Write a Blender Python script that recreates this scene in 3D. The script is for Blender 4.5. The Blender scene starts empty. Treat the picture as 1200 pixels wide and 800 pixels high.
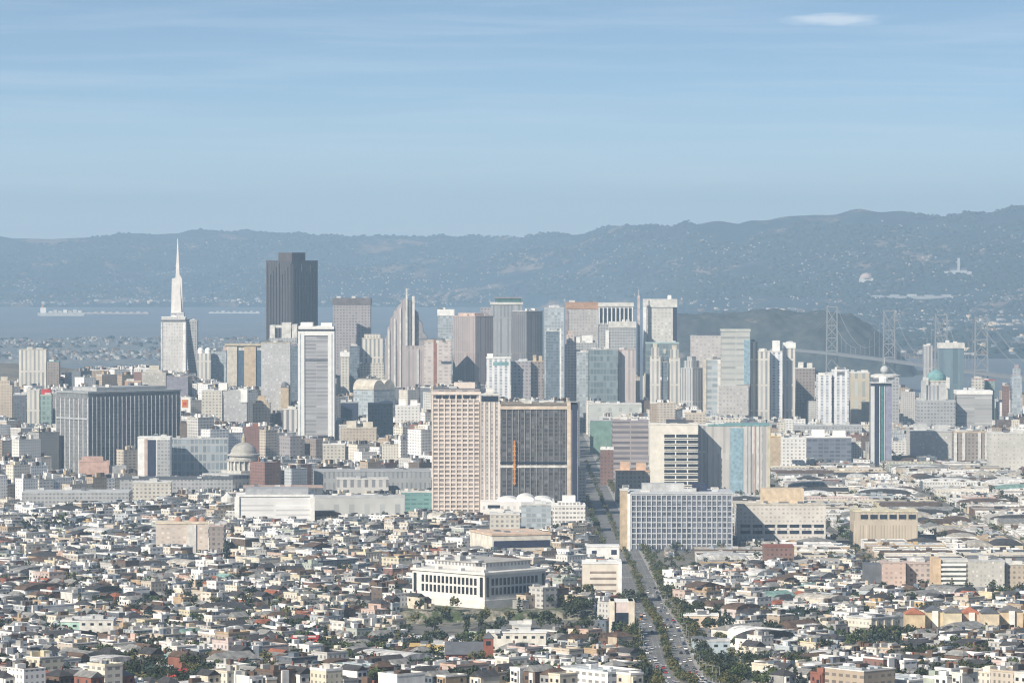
import bpy, math, random
import numpy as np
R = math.radians
random.seed(7); RN = np.random.RandomState(11)
scn = bpy.context.scene
C = scn.collection

# ------------------------------------------------------------------ camera
F, HZ, CAMZ, CX = 5000.0, 292.0, 275.0, 600.0      # focal length in 1200-wide pixels, horizon row, eye height
TILT = math.atan((400 - HZ) / F)
cam_d = bpy.data.cameras.new('camera'); cam = bpy.data.objects.new('camera', cam_d); C.objects.link(cam)
cam.location = (0, 0, CAMZ); cam.rotation_euler = (R(90) - TILT, 0, 0)
cam_d.sensor_width = 36; cam_d.lens = 36 * F / 1200; cam_d.clip_start = 5; cam_d.clip_end = 60000
scn.camera = cam

# ------------------------------------------------------------------ sky and sun
SUN_EL, SUN_AZ = R(34), R(221)                    # azimuth clockwise from +Y
EXPOSURE = 0.56
w = bpy.data.worlds.new('World'); scn.world = w; w.use_nodes = True
nt = w.node_tree; nt.nodes.clear()
def wn(t, **k):
    n = nt.nodes.new(t)
    for a, b in k.items(): setattr(n, a, b)
    return n
L = nt.links.new
tc = wn('ShaderNodeTexCoord')
mp = wn('ShaderNodeMapping'); mp.inputs['Location'].default_value = (0, 0, 0.055); mp.inputs['Scale'].default_value = (1, 1, 3.4)
L(tc.outputs['Generated'], mp.inputs['Vector'])
sky = wn('ShaderNodeTexSky', sky_type='NISHITA'); sky.sun_disc = False
sky.sun_elevation = SUN_EL; sky.sun_rotation = SUN_AZ; sky.altitude = 100
sky.air_density = 1.0; sky.dust_density = 1.2; sky.ozone_density = 1.5
L(mp.outputs[0], sky.inputs['Vector'])
# thin high cloud streaks
m2 = wn('ShaderNodeMapping'); m2.inputs['Scale'].default_value = (11, 11, 240); m2.inputs['Rotation'].default_value = (0, R(0.9), 0)
L(tc.outputs['Generated'], m2.inputs['Vector'])
nz = wn('ShaderNodeTexNoise'); nz.inputs['Scale'].default_value = 1.0; nz.inputs['Detail'].default_value = 7; nz.inputs['Roughness'].default_value = 0.62
nz.inputs['Distortion'].default_value = 0.4
L(m2.outputs[0], nz.inputs['Vector'])
cr = wn('ShaderNodeValToRGB'); cr.color_ramp.elements[0].position = 0.44; cr.color_ramp.elements[1].position = 0.72
cr.color_ramp.elements[0].color = (0, 0, 0, 1); cr.color_ramp.elements[1].color = (0.20, 0.20, 0.20, 1)
L(nz.outputs['Fac'], cr.inputs[0])
# one small lens-shaped cloud high on the right
m3 = wn('ShaderNodeMapping'); az, el = math.atan(375 / F), 267 / F
m3.vector_type = 'POINT'; m3.inputs['Scale'].default_value = (1 / 0.0125, 0, 1 / 0.0017)
m3.inputs['Location'].default_value = (-math.sin(az) / 0.0125, 0, -el / 0.0017)
L(tc.outputs['Generated'], m3.inputs['Vector'])
ns2 = wn('ShaderNodeTexNoise'); ns2.inputs['Scale'].default_value = 1.7; ns2.inputs['Detail'].default_value = 4
L(m3.outputs[0], ns2.inputs['Vector'])
ln = wn('ShaderNodeVectorMath', operation='LENGTH'); L(m3.outputs[0], ln.inputs[0])
ad = wn('ShaderNodeMath', operation='ADD'); L(ln.outputs['Value'], ad.inputs[0]); L(ns2.outputs['Fac'], ad.inputs[1])
mr = wn('ShaderNodeMapRange'); mr.inputs['From Min'].default_value = 1.55; mr.inputs['From Max'].default_value = 0.9
mr.inputs['To Min'].default_value = 0; mr.inputs['To Max'].default_value = 0.55
L(ad.outputs[0], mr.inputs['Value'])
mx0 = wn('ShaderNodeMath', operation='MAXIMUM'); L(cr.outputs['Color'], mx0.inputs[0]); L(mr.outputs[0], mx0.inputs[1])
tint = wn('ShaderNodeMix', data_type='RGBA', blend_type='MULTIPLY'); tint.inputs[0].default_value = 1.0
tint.inputs[7].default_value = (0.955, 1.02, 1.0, 1)
L(sky.outputs[0], tint.inputs[6])
sz = wn('ShaderNodeSeparateXYZ'); L(tc.outputs['Generated'], sz.inputs[0])
hz_ = wn('ShaderNodeMapRange'); hz_.interpolation_type = 'SMOOTHSTEP'; L(sz.outputs[2], hz_.inputs[0])          # milky band of low air at the horizon
for q_, v_ in ((1, -0.01), (2, 0.042), (3, 0.8), (4, 0.0)): hz_.inputs[q_].default_value = v_
band = wn('ShaderNodeMix', data_type='RGBA'); band.inputs[7].default_value = (5.3, 5.85, 6.35, 1); L(hz_.outputs[0], band.inputs[0]); L(tint.outputs[2], band.inputs[6])
mx = wn('ShaderNodeMix', data_type='RGBA'); mx.inputs[7].default_value = (6.6, 7.0, 7.4, 1)
L(mx0.outputs[0], mx.inputs[0]); L(band.outputs[2], mx.inputs[6])
bg = wn('ShaderNodeBackground'); bg.inputs['Strength'].default_value = 0.096
wo = wn('ShaderNodeOutputWorld'); L(mx.outputs[2], bg.inputs[0]); L(bg.outputs[0], wo.inputs[0])

sd = bpy.data.lights.new('sun', 'SUN'); sd.energy = 5.0; sd.angle = R(0.53); sd.color = (1.0, 0.905, 0.765)
sun = bpy.data.objects.new('sun', sd); C.objects.link(sun); sun.location = (-300, -600, 900)
sun.rotation_euler = (R(90) - SUN_EL, 0, -SUN_AZ + R(180))
scn.view_settings.view_transform = 'Standard'; scn.view_settings.look = 'None'
scn.view_settings.exposure = EXPOSURE; scn.view_settings.gamma = 1
scn.cycles.max_bounces = 4; scn.cycles.diffuse_bounces = 2; scn.cycles.glossy_bounces = 2
scn.cycles.transmission_bounces = 1; scn.cycles.volume_bounces = 1; scn.cycles.transparent_max_bounces = 4
scn.cycles.use_denoising = True
scn.cycles.filter_width = 1.2

# ------------------------------------------------------------------ helpers: frame, terrain
def XP(px, d): return (px - CX) / F * d
def ZP(py, d): return CAMZ - (py - HZ) * d / F
def proj(x, y, z):
    """world point(s) to 1200x800 pixels"""
    v = np.tan(np.arctan2(CAMZ - z, y) - TILT)
    dep = y * math.cos(TILT) + (CAMZ - z) * math.sin(TILT)
    return CX + F * x / dep, 400 + F * v
PR_D = [0, 200, 500, 1000, 1500, 1900, 2100, 2400, 2800, 3300, 4000, 5000, 6000, 6900, 7300, 8000]
PR_Z = [262, 225, 195, 150, 112, 75, 62, 46, 33, 22, 15, 10, 6, 3, -3, -3]
def sstep(a, b, x): t = np.clip((x - a) / (b - a), 0, 1); return t * t * (3 - 2 * t)
def G(x, y):
    x = np.asarray(x, float); y = np.asarray(y, float)
    g = np.interp(y, PR_D, PR_Z)
    g = g + 104 * np.exp(-((x + 760) / 330) ** 2 - ((y - 6150) / 480) ** 2)
    g = g + 38 * np.exp(-((x + 430) / 200) ** 2 - ((y - 5900) / 330) ** 2)
    g = g + 5 * np.sin(x / 90.0 + 1.0) * np.sin(y / 130.0) * sstep(3600, 2300, y) * sstep(1950, 2150, y)
    return g

# ------------------------------------------------------------------ materials
MATS = {}
def nodes(m):
    m.use_nodes = True; n = m.node_tree; n.nodes.clear()
    o = n.nodes.new('ShaderNodeOutputMaterial'); b = n.nodes.new('ShaderNodeBsdfPrincipled'); n.links.new(b.outputs[0], o.inputs[0])
    return n, b
def mathn(n, op, a, b=None, c=None):
    x = n.nodes.new('ShaderNodeMath'); x.operation = op
    for i, v in enumerate((a, b, c)):
        if v is None: continue
        if isinstance(v, (int, float)): x.inputs[i].default_value = v
        else: n.links.new(v, x.inputs[i])
    return x.outputs[0]
def mixc(n, f, a, b, blend='MIX'):
    x = n.nodes.new('ShaderNodeMix'); x.data_type = 'RGBA'; x.blend_type = blend
    for i, v in ((0, f), (6, a), (7, b)):
        if isinstance(v, (int, float)): x.inputs[i].default_value = v
        elif isinstance(v, tuple): x.inputs[i].default_value = v + (1,) if len(v) == 3 else v
        else: n.links.new(v, x.inputs[i])
    return x.outputs[2]
def noise(n, vec, scale, detail=3, rough=0.55):
    x = n.nodes.new('ShaderNodeTexNoise'); x.inputs['Scale'].default_value = scale
    x.inputs['Detail'].default_value = detail; x.inputs['Roughness'].default_value = rough
    if vec is not None: n.links.new(vec, x.inputs['Vector'])
    return x.outputs['Fac']
def ramp(n, f, lo, hi, a=0.0, b=1.0):
    x = n.nodes.new('ShaderNodeMapRange'); n.links.new(f, x.inputs[0])
    x.inputs[1].default_value = lo; x.inputs[2].default_value = hi; x.inputs[3].default_value = a; x.inputs[4].default_value = b
    return x.outputs[0]
def paint(name, rgb, rough=0.85, wear=0.3, scale=0.18, metal=0.0, rough2=None):
    """weathered plain surface: patchy tone plus rain streaks"""
    if name in MATS: return MATS[name]
    m = bpy.data.materials.new(name); n, b = nodes(m)
    t = n.nodes.new('ShaderNodeTexCoord').outputs['Object']
    mp = n.nodes.new('ShaderNodeMapping'); mp.inputs['Scale'].default_value = (1, 1, 0.25); n.links.new(t, mp.inputs[0])
    f1 = ramp(n, noise(n, t, scale, 4), 0.3, 0.7, 1 - wear, 1 + wear * 0.35)
    f2 = ramp(n, noise(n, mp.outputs[0], 0.9, 3), 0.35, 0.75, 1.0, 1 - wear * 0.5)
    f = mathn(n, 'MULTIPLY', f1, f2)
    cc = n.nodes.new('ShaderNodeCombineColor')
    for i in range(3): n.links.new(f, cc.inputs[i])
    n.links.new(mixc(n, 1.0, tuple(rgb), cc.outputs[0], 'MULTIPLY'), b.inputs['Base Color'])
    b.inputs['Roughness'].default_value = rough; b.inputs['Metallic'].default_value = metal
    MATS[name] = m; return m
def glass(name, rgb, rough=0.18):
    if name in MATS: return MATS[name]
    m = bpy.data.materials.new(name); n, b = nodes(m)
    t = n.nodes.new('ShaderNodeTexCoord').outputs['Object']
    wv = n.nodes.new('ShaderNodeTexVoronoi'); wv.inputs['Scale'].default_value = 0.3; n.links.new(t, wv.inputs['Vector'])
    f = ramp(n, wv.outputs['Distance'], 0.0, 1.2, 0.75, 1.5)
    cc = n.nodes.new('ShaderNodeCombineColor')
    for i in range(3): n.links.new(f, cc.inputs[i])
    n.links.new(mixc(n, 1.0, tuple(rgb), cc.outputs[0], 'MULTIPLY'), b.inputs['Base Color'])
    b.inputs['Roughness'].default_value = rough
    MATS[name] = m; return m
def facade(name, wall, gl, wu=3.2, hz=3.5, fu=0.6, fv=0.5, vary=0.6, z0=0.0):
    """wall with a regular pattern of windows in the object's own metres"""
    if name in MATS: return MATS[name]
    lw = sum(wall) / 3; wall = tuple(c * .62 + lw * .38 for c in wall); lg_ = sum(gl) / 3; gl = tuple((c * .6 + lg_ * .4) * .72 + w_ * .24 for c, w_ in zip(gl, wall))
    m = bpy.data.materials.new(name); n, b = nodes(m)
    tcn = n.nodes.new('ShaderNodeTexCoord')
    sp = n.nodes.new('ShaderNodeSeparateXYZ'); n.links.new(tcn.outputs['Object'], sp.inputs[0])
    sn = n.nodes.new('ShaderNodeSeparateXYZ'); n.links.new(tcn.outputs['Normal'], sn.inputs[0])
    ax = mathn(n, 'ABSOLUTE', sn.outputs[0]); ay = mathn(n, 'ABSOLUTE', sn.outputs[1]); azn = mathn(n, 'ABSOLUTE', sn.outputs[2])
    side = mathn(n, 'GREATER_THAN', ax, ay)
    dif = mathn(n, 'SUBTRACT', sp.outputs[1], sp.outputs[0])
    u = mathn(n, 'ADD', sp.outputs[0], mathn(n, 'MULTIPLY', dif, side))
    cu = mathn(n, 'DIVIDE', u, wu); cv = mathn(n, 'DIVIDE', mathn(n, 'ADD', sp.outputs[2], z0), hz)
    mu = mathn(n, 'LESS_THAN', mathn(n, 'ABSOLUTE', mathn(n, 'SUBTRACT', mathn(n, 'FRACT', cu), 0.5)), fu / 2)
    mv = mathn(n, 'LESS_THAN', mathn(n, 'ABSOLUTE', mathn(n, 'SUBTRACT', mathn(n, 'FRACT', cv), 0.5)), fv / 2)
    up = mathn(n, 'LESS_THAN', azn, 0.5)
    mask = mathn(n, 'MULTIPLY', mathn(n, 'MULTIPLY', mu, mv), up)
    cb = n.nodes.new('ShaderNodeCombineXYZ'); n.links.new(mathn(n, 'FLOOR', cu), cb.inputs[0]); n.links.new(mathn(n, 'FLOOR', cv), cb.inputs[1]); n.links.new(side, cb.inputs[2])
    wnz = n.nodes.new('ShaderNodeTexWhiteNoise'); n.links.new(cb.outputs[0], wnz.inputs['Vector'])
    g2 = tuple(min(1, g * 2.2 + 0.05) for g in gl)
    gcol = mixc(n, mathn(n, 'MULTIPLY', mathn(n, 'POWER', wnz.outputs['Value'], 2.5), vary), tuple(gl), g2)
    f1 = ramp(n, noise(n, tcn.outputs['Object'], 0.05, 4), 0.3, 0.7, 0.80, 1.08)
    cc = n.nodes.new('ShaderNodeCombineColor')
    for i in range(3): n.links.new(f1, cc.inputs[i])
    wc = mixc(n, 1.0, tuple(wall), cc.outputs[0], 'MULTIPLY')
    n.links.new(mixc(n, mask, wc, gcol), b.inputs['Base Color'])
    n.links.new(ramp(n, mask, 0, 1, 0.85, 0.22), b.inputs['Roughness'])
    MATS[name] = m; return m

# ------------------------------------------------------------------ mesh helpers
def tag(o, label=None, cat=None, group=None, kind=None):
    if label: o['label'] = label
    if cat: o['category'] = cat
    if group: o['group'] = group
    if kind: o['kind'] = kind
    return o
def mesh(name, vs, fs, mats, parent=None, mi=None, smooth=False):
    me = bpy.data.meshes.new(name); me.from_pydata([tuple(map(float, v)) for v in vs], [], fs)
    for m in (mats if isinstance(mats, (list, tuple)) else [mats]): me.materials.append(m)
    if mi is not None: me.polygons.foreach_set('material_index', np.asarray(mi, dtype=np.int32))
    if smooth: me.polygons.foreach_set('use_smooth', np.ones(len(fs), dtype=bool))
    me.update(); o = bpy.data.objects.new(name, me); C.objects.link(o)
    if parent is not None: o.parent = parent
    return o
def npmesh(name, V, Q, mats, mi=None, smooth=False):
    """large mesh from numpy arrays; Q is (n,3) or (n,4)"""
    me = bpy.data.meshes.new(name); V = np.asarray(V, np.float32); Q = np.asarray(Q, np.int32); k = Q.shape[1]
    me.vertices.add(len(V)); me.vertices.foreach_set('co', V.ravel())
    me.loops.add(Q.size); me.loops.foreach_set('vertex_index', Q.ravel())
    me.polygons.add(len(Q)); me.polygons.foreach_set('loop_start', np.arange(0, Q.size, k, dtype=np.int32))
    for m in (mats if isinstance(mats, (list, tuple)) else [mats]): me.materials.append(m)
    if mi is not None: me.polygons.foreach_set('material_index', np.asarray(mi, np.int32))
    if smooth: me.polygons.foreach_set('use_smooth', np.ones(len(Q), dtype=bool))
    me.update(calc_edges=True); me.validate()
    o = bpy.data.objects.new(name, me); C.objects.link(o); return o
BOXF = [(0, 3, 2, 1), (4, 5, 6, 7), (0, 1, 5, 4), (1, 2, 6, 5), (2, 3, 7, 6), (3, 0, 4, 7)]
def boxv(x0, x1, y0, y1, z0, z1): return [(x0, y0, z0), (x1, y0, z0), (x1, y1, z0), (x0, y1, z0), (x0, y0, z1), (x1, y0, z1), (x1, y1, z1), (x0, y1, z1)]
def box(name, x0, x1, y0, y1, z0, z1, m, parent): return mesh(name, boxv(x0, x1, y0, y1, z0, z1), BOXF, m, parent)
def lathe(name, prof, m, parent=None, seg=20, loc=(0, 0, 0), sy=1.0):
    vs, fs = [], []
    for r, z in prof:
        for k in range(seg):
            a = 2 * math.pi * k / seg; vs.append((loc[0] + r * math.cos(a), loc[1] + sy * r * math.sin(a), loc[2] + z))
    for i in range(len(prof) - 1):
        for k in range(seg):
            a, b = i * seg + k, i * seg + (k + 1) % seg; fs.append((a, b, b + seg, a + seg))
    fs.append(tuple(range(seg))[::-1]); fs.append(tuple(range((len(prof) - 1) * seg, len(prof) * seg)))
    return mesh(name, vs, fs, m, parent, smooth=False)
def prism(name, x0, x1, y0, y1, z0, prof, m, parent, axis='x'):
    """prof: list of (t 0..1, z) across the width, extruded along the other axis"""
    vs, fs = [], []; n = len(prof)
    for s in (0, 1):
        for t, z in prof:
            if axis == 'x': vs.append((x0 + (x1 - x0) * t, (y0, y1)[s], z0 + z))
            else: vs.append(((x0, x1)[s], y0 + (y1 - y0) * t, z0 + z))
    for i in range(n): j = (i + 1) % n; fs.append((i, j, j + n, i + n))
    fs.append(tuple(range(n))[::-1]); fs.append(tuple(range(n, 2 * n)))
    return mesh(name, vs, fs, m, parent)
def tube(name, pts, r, m, parent, seg=5):
    vs, fs = [], []; pts = [np.array(p, float) for p in pts]
    for i, p in enumerate(pts):
        d = pts[min(i + 1, len(pts) - 1)] - pts[max(i - 1, 0)]; d /= np.linalg.norm(d)
        up = np.array((0, 0, 1.0)) if abs(d[2]) < 0.9 else np.array((1.0, 0, 0))
        a = np.cross(d, up); a /= np.linalg.norm(a); b = np.cross(d, a)
        rr = r[i] if isinstance(r, (list, tuple)) else r
        for k in range(seg):
            t = 2 * math.pi * k / seg; vs.append(tuple(p + rr * (a * math.cos(t) + b * math.sin(t))))
    for i in range(len(pts) - 1):
        for k in range(seg):
            a, b = i * seg + k, i * seg + (k + 1) % seg; fs.append((a, b, b + seg, a + seg))
    fs.append(tuple(range(seg))[::-1]); fs.append(tuple(range((len(pts) - 1) * seg, len(pts) * seg)))
    return mesh(name, vs, fs, m, parent)
def empty(name, loc, rot=0.0):
    o = bpy.data.objects.new(name, None); C.objects.link(o); o.location = loc; o.rotation_euler = (0, 0, rot); o.empty_display_size = 5
    return o

# ------------------------------------------------------------------ the ground, water, hills
def ground_mat():
    m = bpy.data.materials.new('ground_mat'); n, b = nodes(m)
    t = n.nodes.new('ShaderNodeTexCoord').outputs['Object']
    a = noise(n, t, 0.02, 5, 0.65); c = noise(n, t, 0.11, 3)
    col = mixc(n, ramp(n, a, 0.42, 0.6), (0.12, 0.118, 0.112), (0.17, 0.16, 0.14))
    col = mixc(n, ramp(n, c, 0.56, 0.66), col, (0.05, 0.06, 0.025))
    n.links.new(col, b.inputs['Base Color']); b.inputs['Roughness'].default_value = 0.95
    return m
xs = np.arange(-1250, 1251, 25.0); ys = np.concatenate([np.arange(-300, 1500, 100.0), np.arange(1500, 4000, 25.0), np.arange(4000, 7301, 50.0)])
xs = np.concatenate([[-6000, -3000], xs, [3000, 6000]])
XX, YY = np.meshgrid(xs, ys); ZZ = G(XX, YY)
ny_, nx_ = XX.shape
idx = np.arange(nx_ * ny_).reshape(ny_, nx_)
Q = np.stack([idx[:-1, :-1], idx[:-1, 1:], idx[1:, 1:], idx[1:, :-1]], -1).reshape(-1, 4)
tag(npmesh('ground', np.stack([XX, YY, ZZ], -1).reshape(-1, 3), Q, ground_mat(), smooth=True), kind='structure')

mw = bpy.data.materials.new('bay_water'); n, b = nodes(mw)
t = n.nodes.new('ShaderNodeTexCoord').outputs['Object']
mpn = n.nodes.new('ShaderNodeMapping'); mpn.inputs['Scale'].default_value = (0.004, 0.0012, 1); n.links.new(t, mpn.inputs[0])
f = noise(n, mpn.outputs[0], 1.0, 5)
n.links.new(mixc(n, ramp(n, f, 0.35, 0.65), (0.11, 0.13, 0.14), (0.15, 0.165, 0.17)), b.inputs['Base Color'])
b.inputs['Roughness'].default_value = 0.45
bp = n.nodes.new('ShaderNodeBump'); bp.inputs['Strength'].default_value = 0.6; bp.inputs['Distance'].default_value = 2
n.links.new(noise(n, t, 0.02, 4), bp.inputs['Height']); n.links.new(bp.outputs[0], b.inputs['Normal'])
tag(mesh('bay_water', [(-6000, 6800, 0), (6000, 6800, 0), (6000, 30500, 0), (-6000, 30500, 0)], [(0, 1, 2, 3)], mw), kind='structure')

def hill_mat(name, a, bcol, dry, sc=0.0011, dry_lo=0.56):
    m = bpy.data.materials.new(name); n, b = nodes(m)
    t = n.nodes.new('ShaderNodeTexCoord').outputs['Object']
    mp = n.nodes.new('ShaderNodeMapping'); mp.inputs['Scale'].default_value = (1, 0.45, 1.6); n.links.new(t, mp.inputs[0])
    c1 = mixc(n, ramp(n, noise(n, mp.outputs[0], sc * 6, 6, 0.7), 0.42, 0.58), a, bcol)
    c2 = mixc(n, ramp(n, noise(n, mp.outputs[0], sc * 2.2, 5, 0.7), dry_lo, dry_lo + 0.07), c1, dry)
    n.links.new(c2, b.inputs['Base Color']); b.inputs['Roughness'].default_value = 1.0
    return m
SKY_X = [-400, 0, 60, 110, 160, 200, 270, 300, 340, 400, 470, 560, 600, 640, 680, 700, 735, 770, 790, 800, 865, 880, 915, 960, 990, 1010, 1050, 1100, 1150, 1170, 1200, 1400]
SKY_Y = [282, 279, 279, 276, 274, 272, 270, 272, 272, 276, 276, 278, 277, 275, 273, 268, 262, 264, 266, 261, 262, 257, 255, 251, 249, 247, 250, 251, 250, 246, 242, 236]
def vnoise(x, y, seed):
    rs = np.random.RandomState(seed); g = rs.rand(64, 64)
    xi = np.floor(x).astype(int); yi = np.floor(y).astype(int); fx = x - xi; fy = y - yi
    fx = fx * fx * (3 - 2 * fx); fy = fy * fy * (3 - 2 * fy)
    a = g[yi % 64, xi % 64]; b = g[yi % 64, (xi + 1) % 64]; c = g[(yi + 1) % 64, xi % 64]; d = g[(yi + 1) % 64, (xi + 1) % 64]
    return (a * (1 - fx) + b * fx) * (1 - fy) + (c * (1 - fx) + d * fx) * fy
def ridge_d(px): return np.interp(px, [560, 820], [26500.0, 20500.0])
def far_h(x, y):
    px = CX + F * x / y
    shore = np.interp(px, [0, 600, 760, 900, 1060], [20300, 20300, 19500, 12500, 10700])
    ridge = ridge_d(px)
    zr = CAMZ + (HZ - np.interp(px, SKY_X, SKY_Y)) * ridge / F
    st_ = np.interp(px, [560, 820], [19800.0, 15800.0]); s = np.clip((y - st_) / (ridge - st_), 0, 1)
    flat = 4 + 8 * np.clip((y - shore) / 1500, 0, 1)
    n1 = vnoise(x / 900, y / 1500, 1) - 0.5; n2 = vnoise(x / 330, y / 700, 2) - 0.5; n3 = vnoise(x / 110, y / 260, 3) - 0.5
    h = flat + (zr - 12) * (s ** 1.35) + (n1 * 170 + n2 * 70) * np.sin(np.pi * np.clip(s, 0, 1)) + n3 * 26 * np.clip(s * 3, 0, 1)
    back = np.clip((y - ridge) / 3500, 0, 1); h = np.where(y > ridge, zr * (1 - back * 0.8) + n3 * 15, h)
    return np.where(y < shore, -6 + 0 * h, h)
fx_ = np.linspace(-0.22, 0.22, 520); fy_ = np.concatenate([np.linspace(10500, 15800, 60), np.linspace(15850, 26700, 260), np.linspace(26800, 30000, 12)])
A, B = np.meshgrid(fx_, fy_); XX = np.clip(A * B, -5900, 5900); ZZ = far_h(XX, B)
ny_, nx_ = XX.shape; idx = np.arange(nx_ * ny_).reshape(ny_, nx_)
Q = np.stack([idx[:-1, :-1], idx[:-1, 1:], idx[1:, 1:], idx[1:, :-1]], -1).reshape(-1, 4)
MH = hill_mat('far_hill_mat', (0.008, 0.024, 0.036), (0.022, 0.045, 0.058), (0.20, 0.15, 0.12))
tag(npmesh('far_hills', np.stack([XX, B, ZZ], -1).reshape(-1, 3), Q, MH), kind='structure')

# wooded island in the bay, joined to the bridge
ax_ = np.linspace(-1, 1, 110); ay_ = np.linspace(-1, 1, 50)
A, B = np.meshgrid(ax_, ay_)
IX, IY = XP(925, 9500), 9500.0
XX = IX + A * 300; YY = IY + B * 330
prof = np.interp(CX + F * XX / YY, [775, 790, 830, 870, 900, 950, 1000, 1020, 1045, 1075], [0, 125, 128, 133, 137, 133, 128, 100, 60, 0])
ZZ = prof * np.clip(1.25 - B * B * 1.25, 0, 1) ** 0.6 + (vnoise(XX / 14, YY / 14, 5) - 0.4) * 11 + (vnoise(XX / 50, YY / 60, 8) - 0.5) * 22 - 4
ny_, nx_ = XX.shape; idx = np.arange(nx_ * ny_).reshape(ny_, nx_)
Q = np.stack([idx[:-1, :-1], idx[:-1, 1:], idx[1:, 1:], idx[1:, :-1]], -1).reshape(-1, 4)
MI = hill_mat('island_mat', (0.03, 0.045, 0.05), (0.06, 0.072, 0.075), (0.16, 0.145, 0.13), sc=0.006, dry_lo=0.64)
tag(npmesh('island_hill', np.stack([XX, YY, ZZ], -1).reshape(-1, 3), Q, MI), kind='structure')

# low built-up spit of land across the water on the left
def spit_h(x, y): return np.where((np.abs(x - XP(130, 11500)) < 760) & (np.abs(y - 11500) < 1300), 5.0 + 7 * vnoise(x / 150, y / 300, 14), -3.0)
sxx, syy = np.meshgrid(np.linspace(XP(130, 11500) - 800, XP(130, 11500) + 800, 40), np.linspace(10100, 12900, 50)); szz = spit_h(sxx, syy)
idx = np.arange(2000).reshape(50, 40); Q = np.stack([idx[:-1, :-1], idx[:-1, 1:], idx[1:, 1:], idx[1:, :-1]], -1).reshape(-1, 4)
tag(npmesh('low_spit', np.stack([sxx, syy, szz], -1).reshape(-1, 3), Q, hill_mat('spit_mat', (0.10, 0.12, 0.13), (0.15, 0.16, 0.165), (0.2, 0.2, 0.19), sc=0.006)), kind='structure')

# ------------------------------------------------------------------ haze
hm = bpy.data.materials.new('haze_air'); hm.use_nodes = True; n = hm.node_tree; n.nodes.clear()
ho = n.nodes.new('ShaderNodeOutputMaterial'); pv = n.nodes.new('ShaderNodeVolumePrincipled')
pv.inputs['Color'].default_value = (0.44, 0.63, 0.83, 1); pv.inputs['Density'].default_value = 5.3e-5; pv.inputs['Anisotropy'].default_value = 0.0
n.links.new(pv.outputs[0], ho.inputs['Volume'])
tag(mesh('haze', boxv(-6200, 6200, -400, 30900, -8, 640), BOXF, hm), kind='stuff')

# ------------------------------------------------------------------ shared colours
P = paint
cream = P('cream_stone', (0.56, 0.52, 0.44)); white = P('white_paint', (0.78, 0.78, 0.76), wear=0.2); offw = P('offwhite_concrete', (0.64, 0.63, 0.60))
grey = P('grey_concrete', (0.38, 0.39, 0.40)); lgrey = P('light_grey_concrete', (0.50, 0.51, 0.51)); dgrey = P('dark_grey_metal', (0.14, 0.15, 0.17), 0.6)
pinkst = P('pink_stone', (0.50, 0.40, 0.36)); brown = P('brown_stone', (0.27, 0.19, 0.15)); tan = P('tan_stone', (0.50, 0.40, 0.28)); mauve = P('mauve_stone', (0.33, 0.29, 0.31))
brick = P('red_brick', (0.26, 0.09, 0.06)); slate = P('slate_roof', (0.10, 0.11, 0.13)); tarr = P('tar_roof', (0.16, 0.16, 0.165), 0.95); gravel = P('gravel_roof', (0.40, 0.39, 0.37), 0.95)
silver = P('silver_roof', (0.58, 0.59, 0.60), 0.7); orange = P('orange_paint', (0.62, 0.22, 0.05)); redp = P('red_paint', (0.5, 0.04, 0.04)); tealm = P('teal_copper', (0.17, 0.33, 0.34))
tile = P('terracotta_tile', (0.42, 0.16, 0.09)); darkglass = glass('dark_glass', (0.02, 0.028, 0.045)); blueglass = glass('blue_glass', (0.06, 0.10, 0.15)); tealglass = glass('teal_glass', (0.05, 0.16, 0.16))
paleglass = glass('pale_glass', (0.22, 0.32, 0.38)); navyp = P('navy_paint', (0.02, 0.03, 0.07)); greenp = P('green_net', (0.17, 0.28, 0.24)); yellowp = P('yellow_paint', (0.6, 0.42, 0.16))
WINDOW = glass('window_glass', (0.022, 0.026, 0.034), 0.15)

FOOT = []          # footprints already taken: x, y, radius
LM = []            # screen-space record of the landmarks, to keep ordinary buildings from covering them: px0, px1, y_base, depth
SIL = []           # silhouettes for the visibility pass: (corner array 8x3, depth)
REFS = []          # (px, py, phrase) used when ordinary buildings are described
def reg(x0, x1, yb, d, ref=None, py=None):
    LM.append((x0, x1, yb, d))
    if ref: REFS.append(((x0 + x1) / 2, py if py is not None else yb, ref))
def corners(loc, rot, l1, l2, h):
    c, s = math.cos(rot), math.sin(rot); out = []
    for z in (-2, h):
        for a, b_ in ((-1, -1), (1, -1), (1, 1), (-1, 1)):
            u, v = a * l1 / 2, b_ * l2 / 2; out.append((loc[0] + u * c - v * s, loc[1] + u * s + v * c, loc[2] + z))
    return np.array(out)

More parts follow.
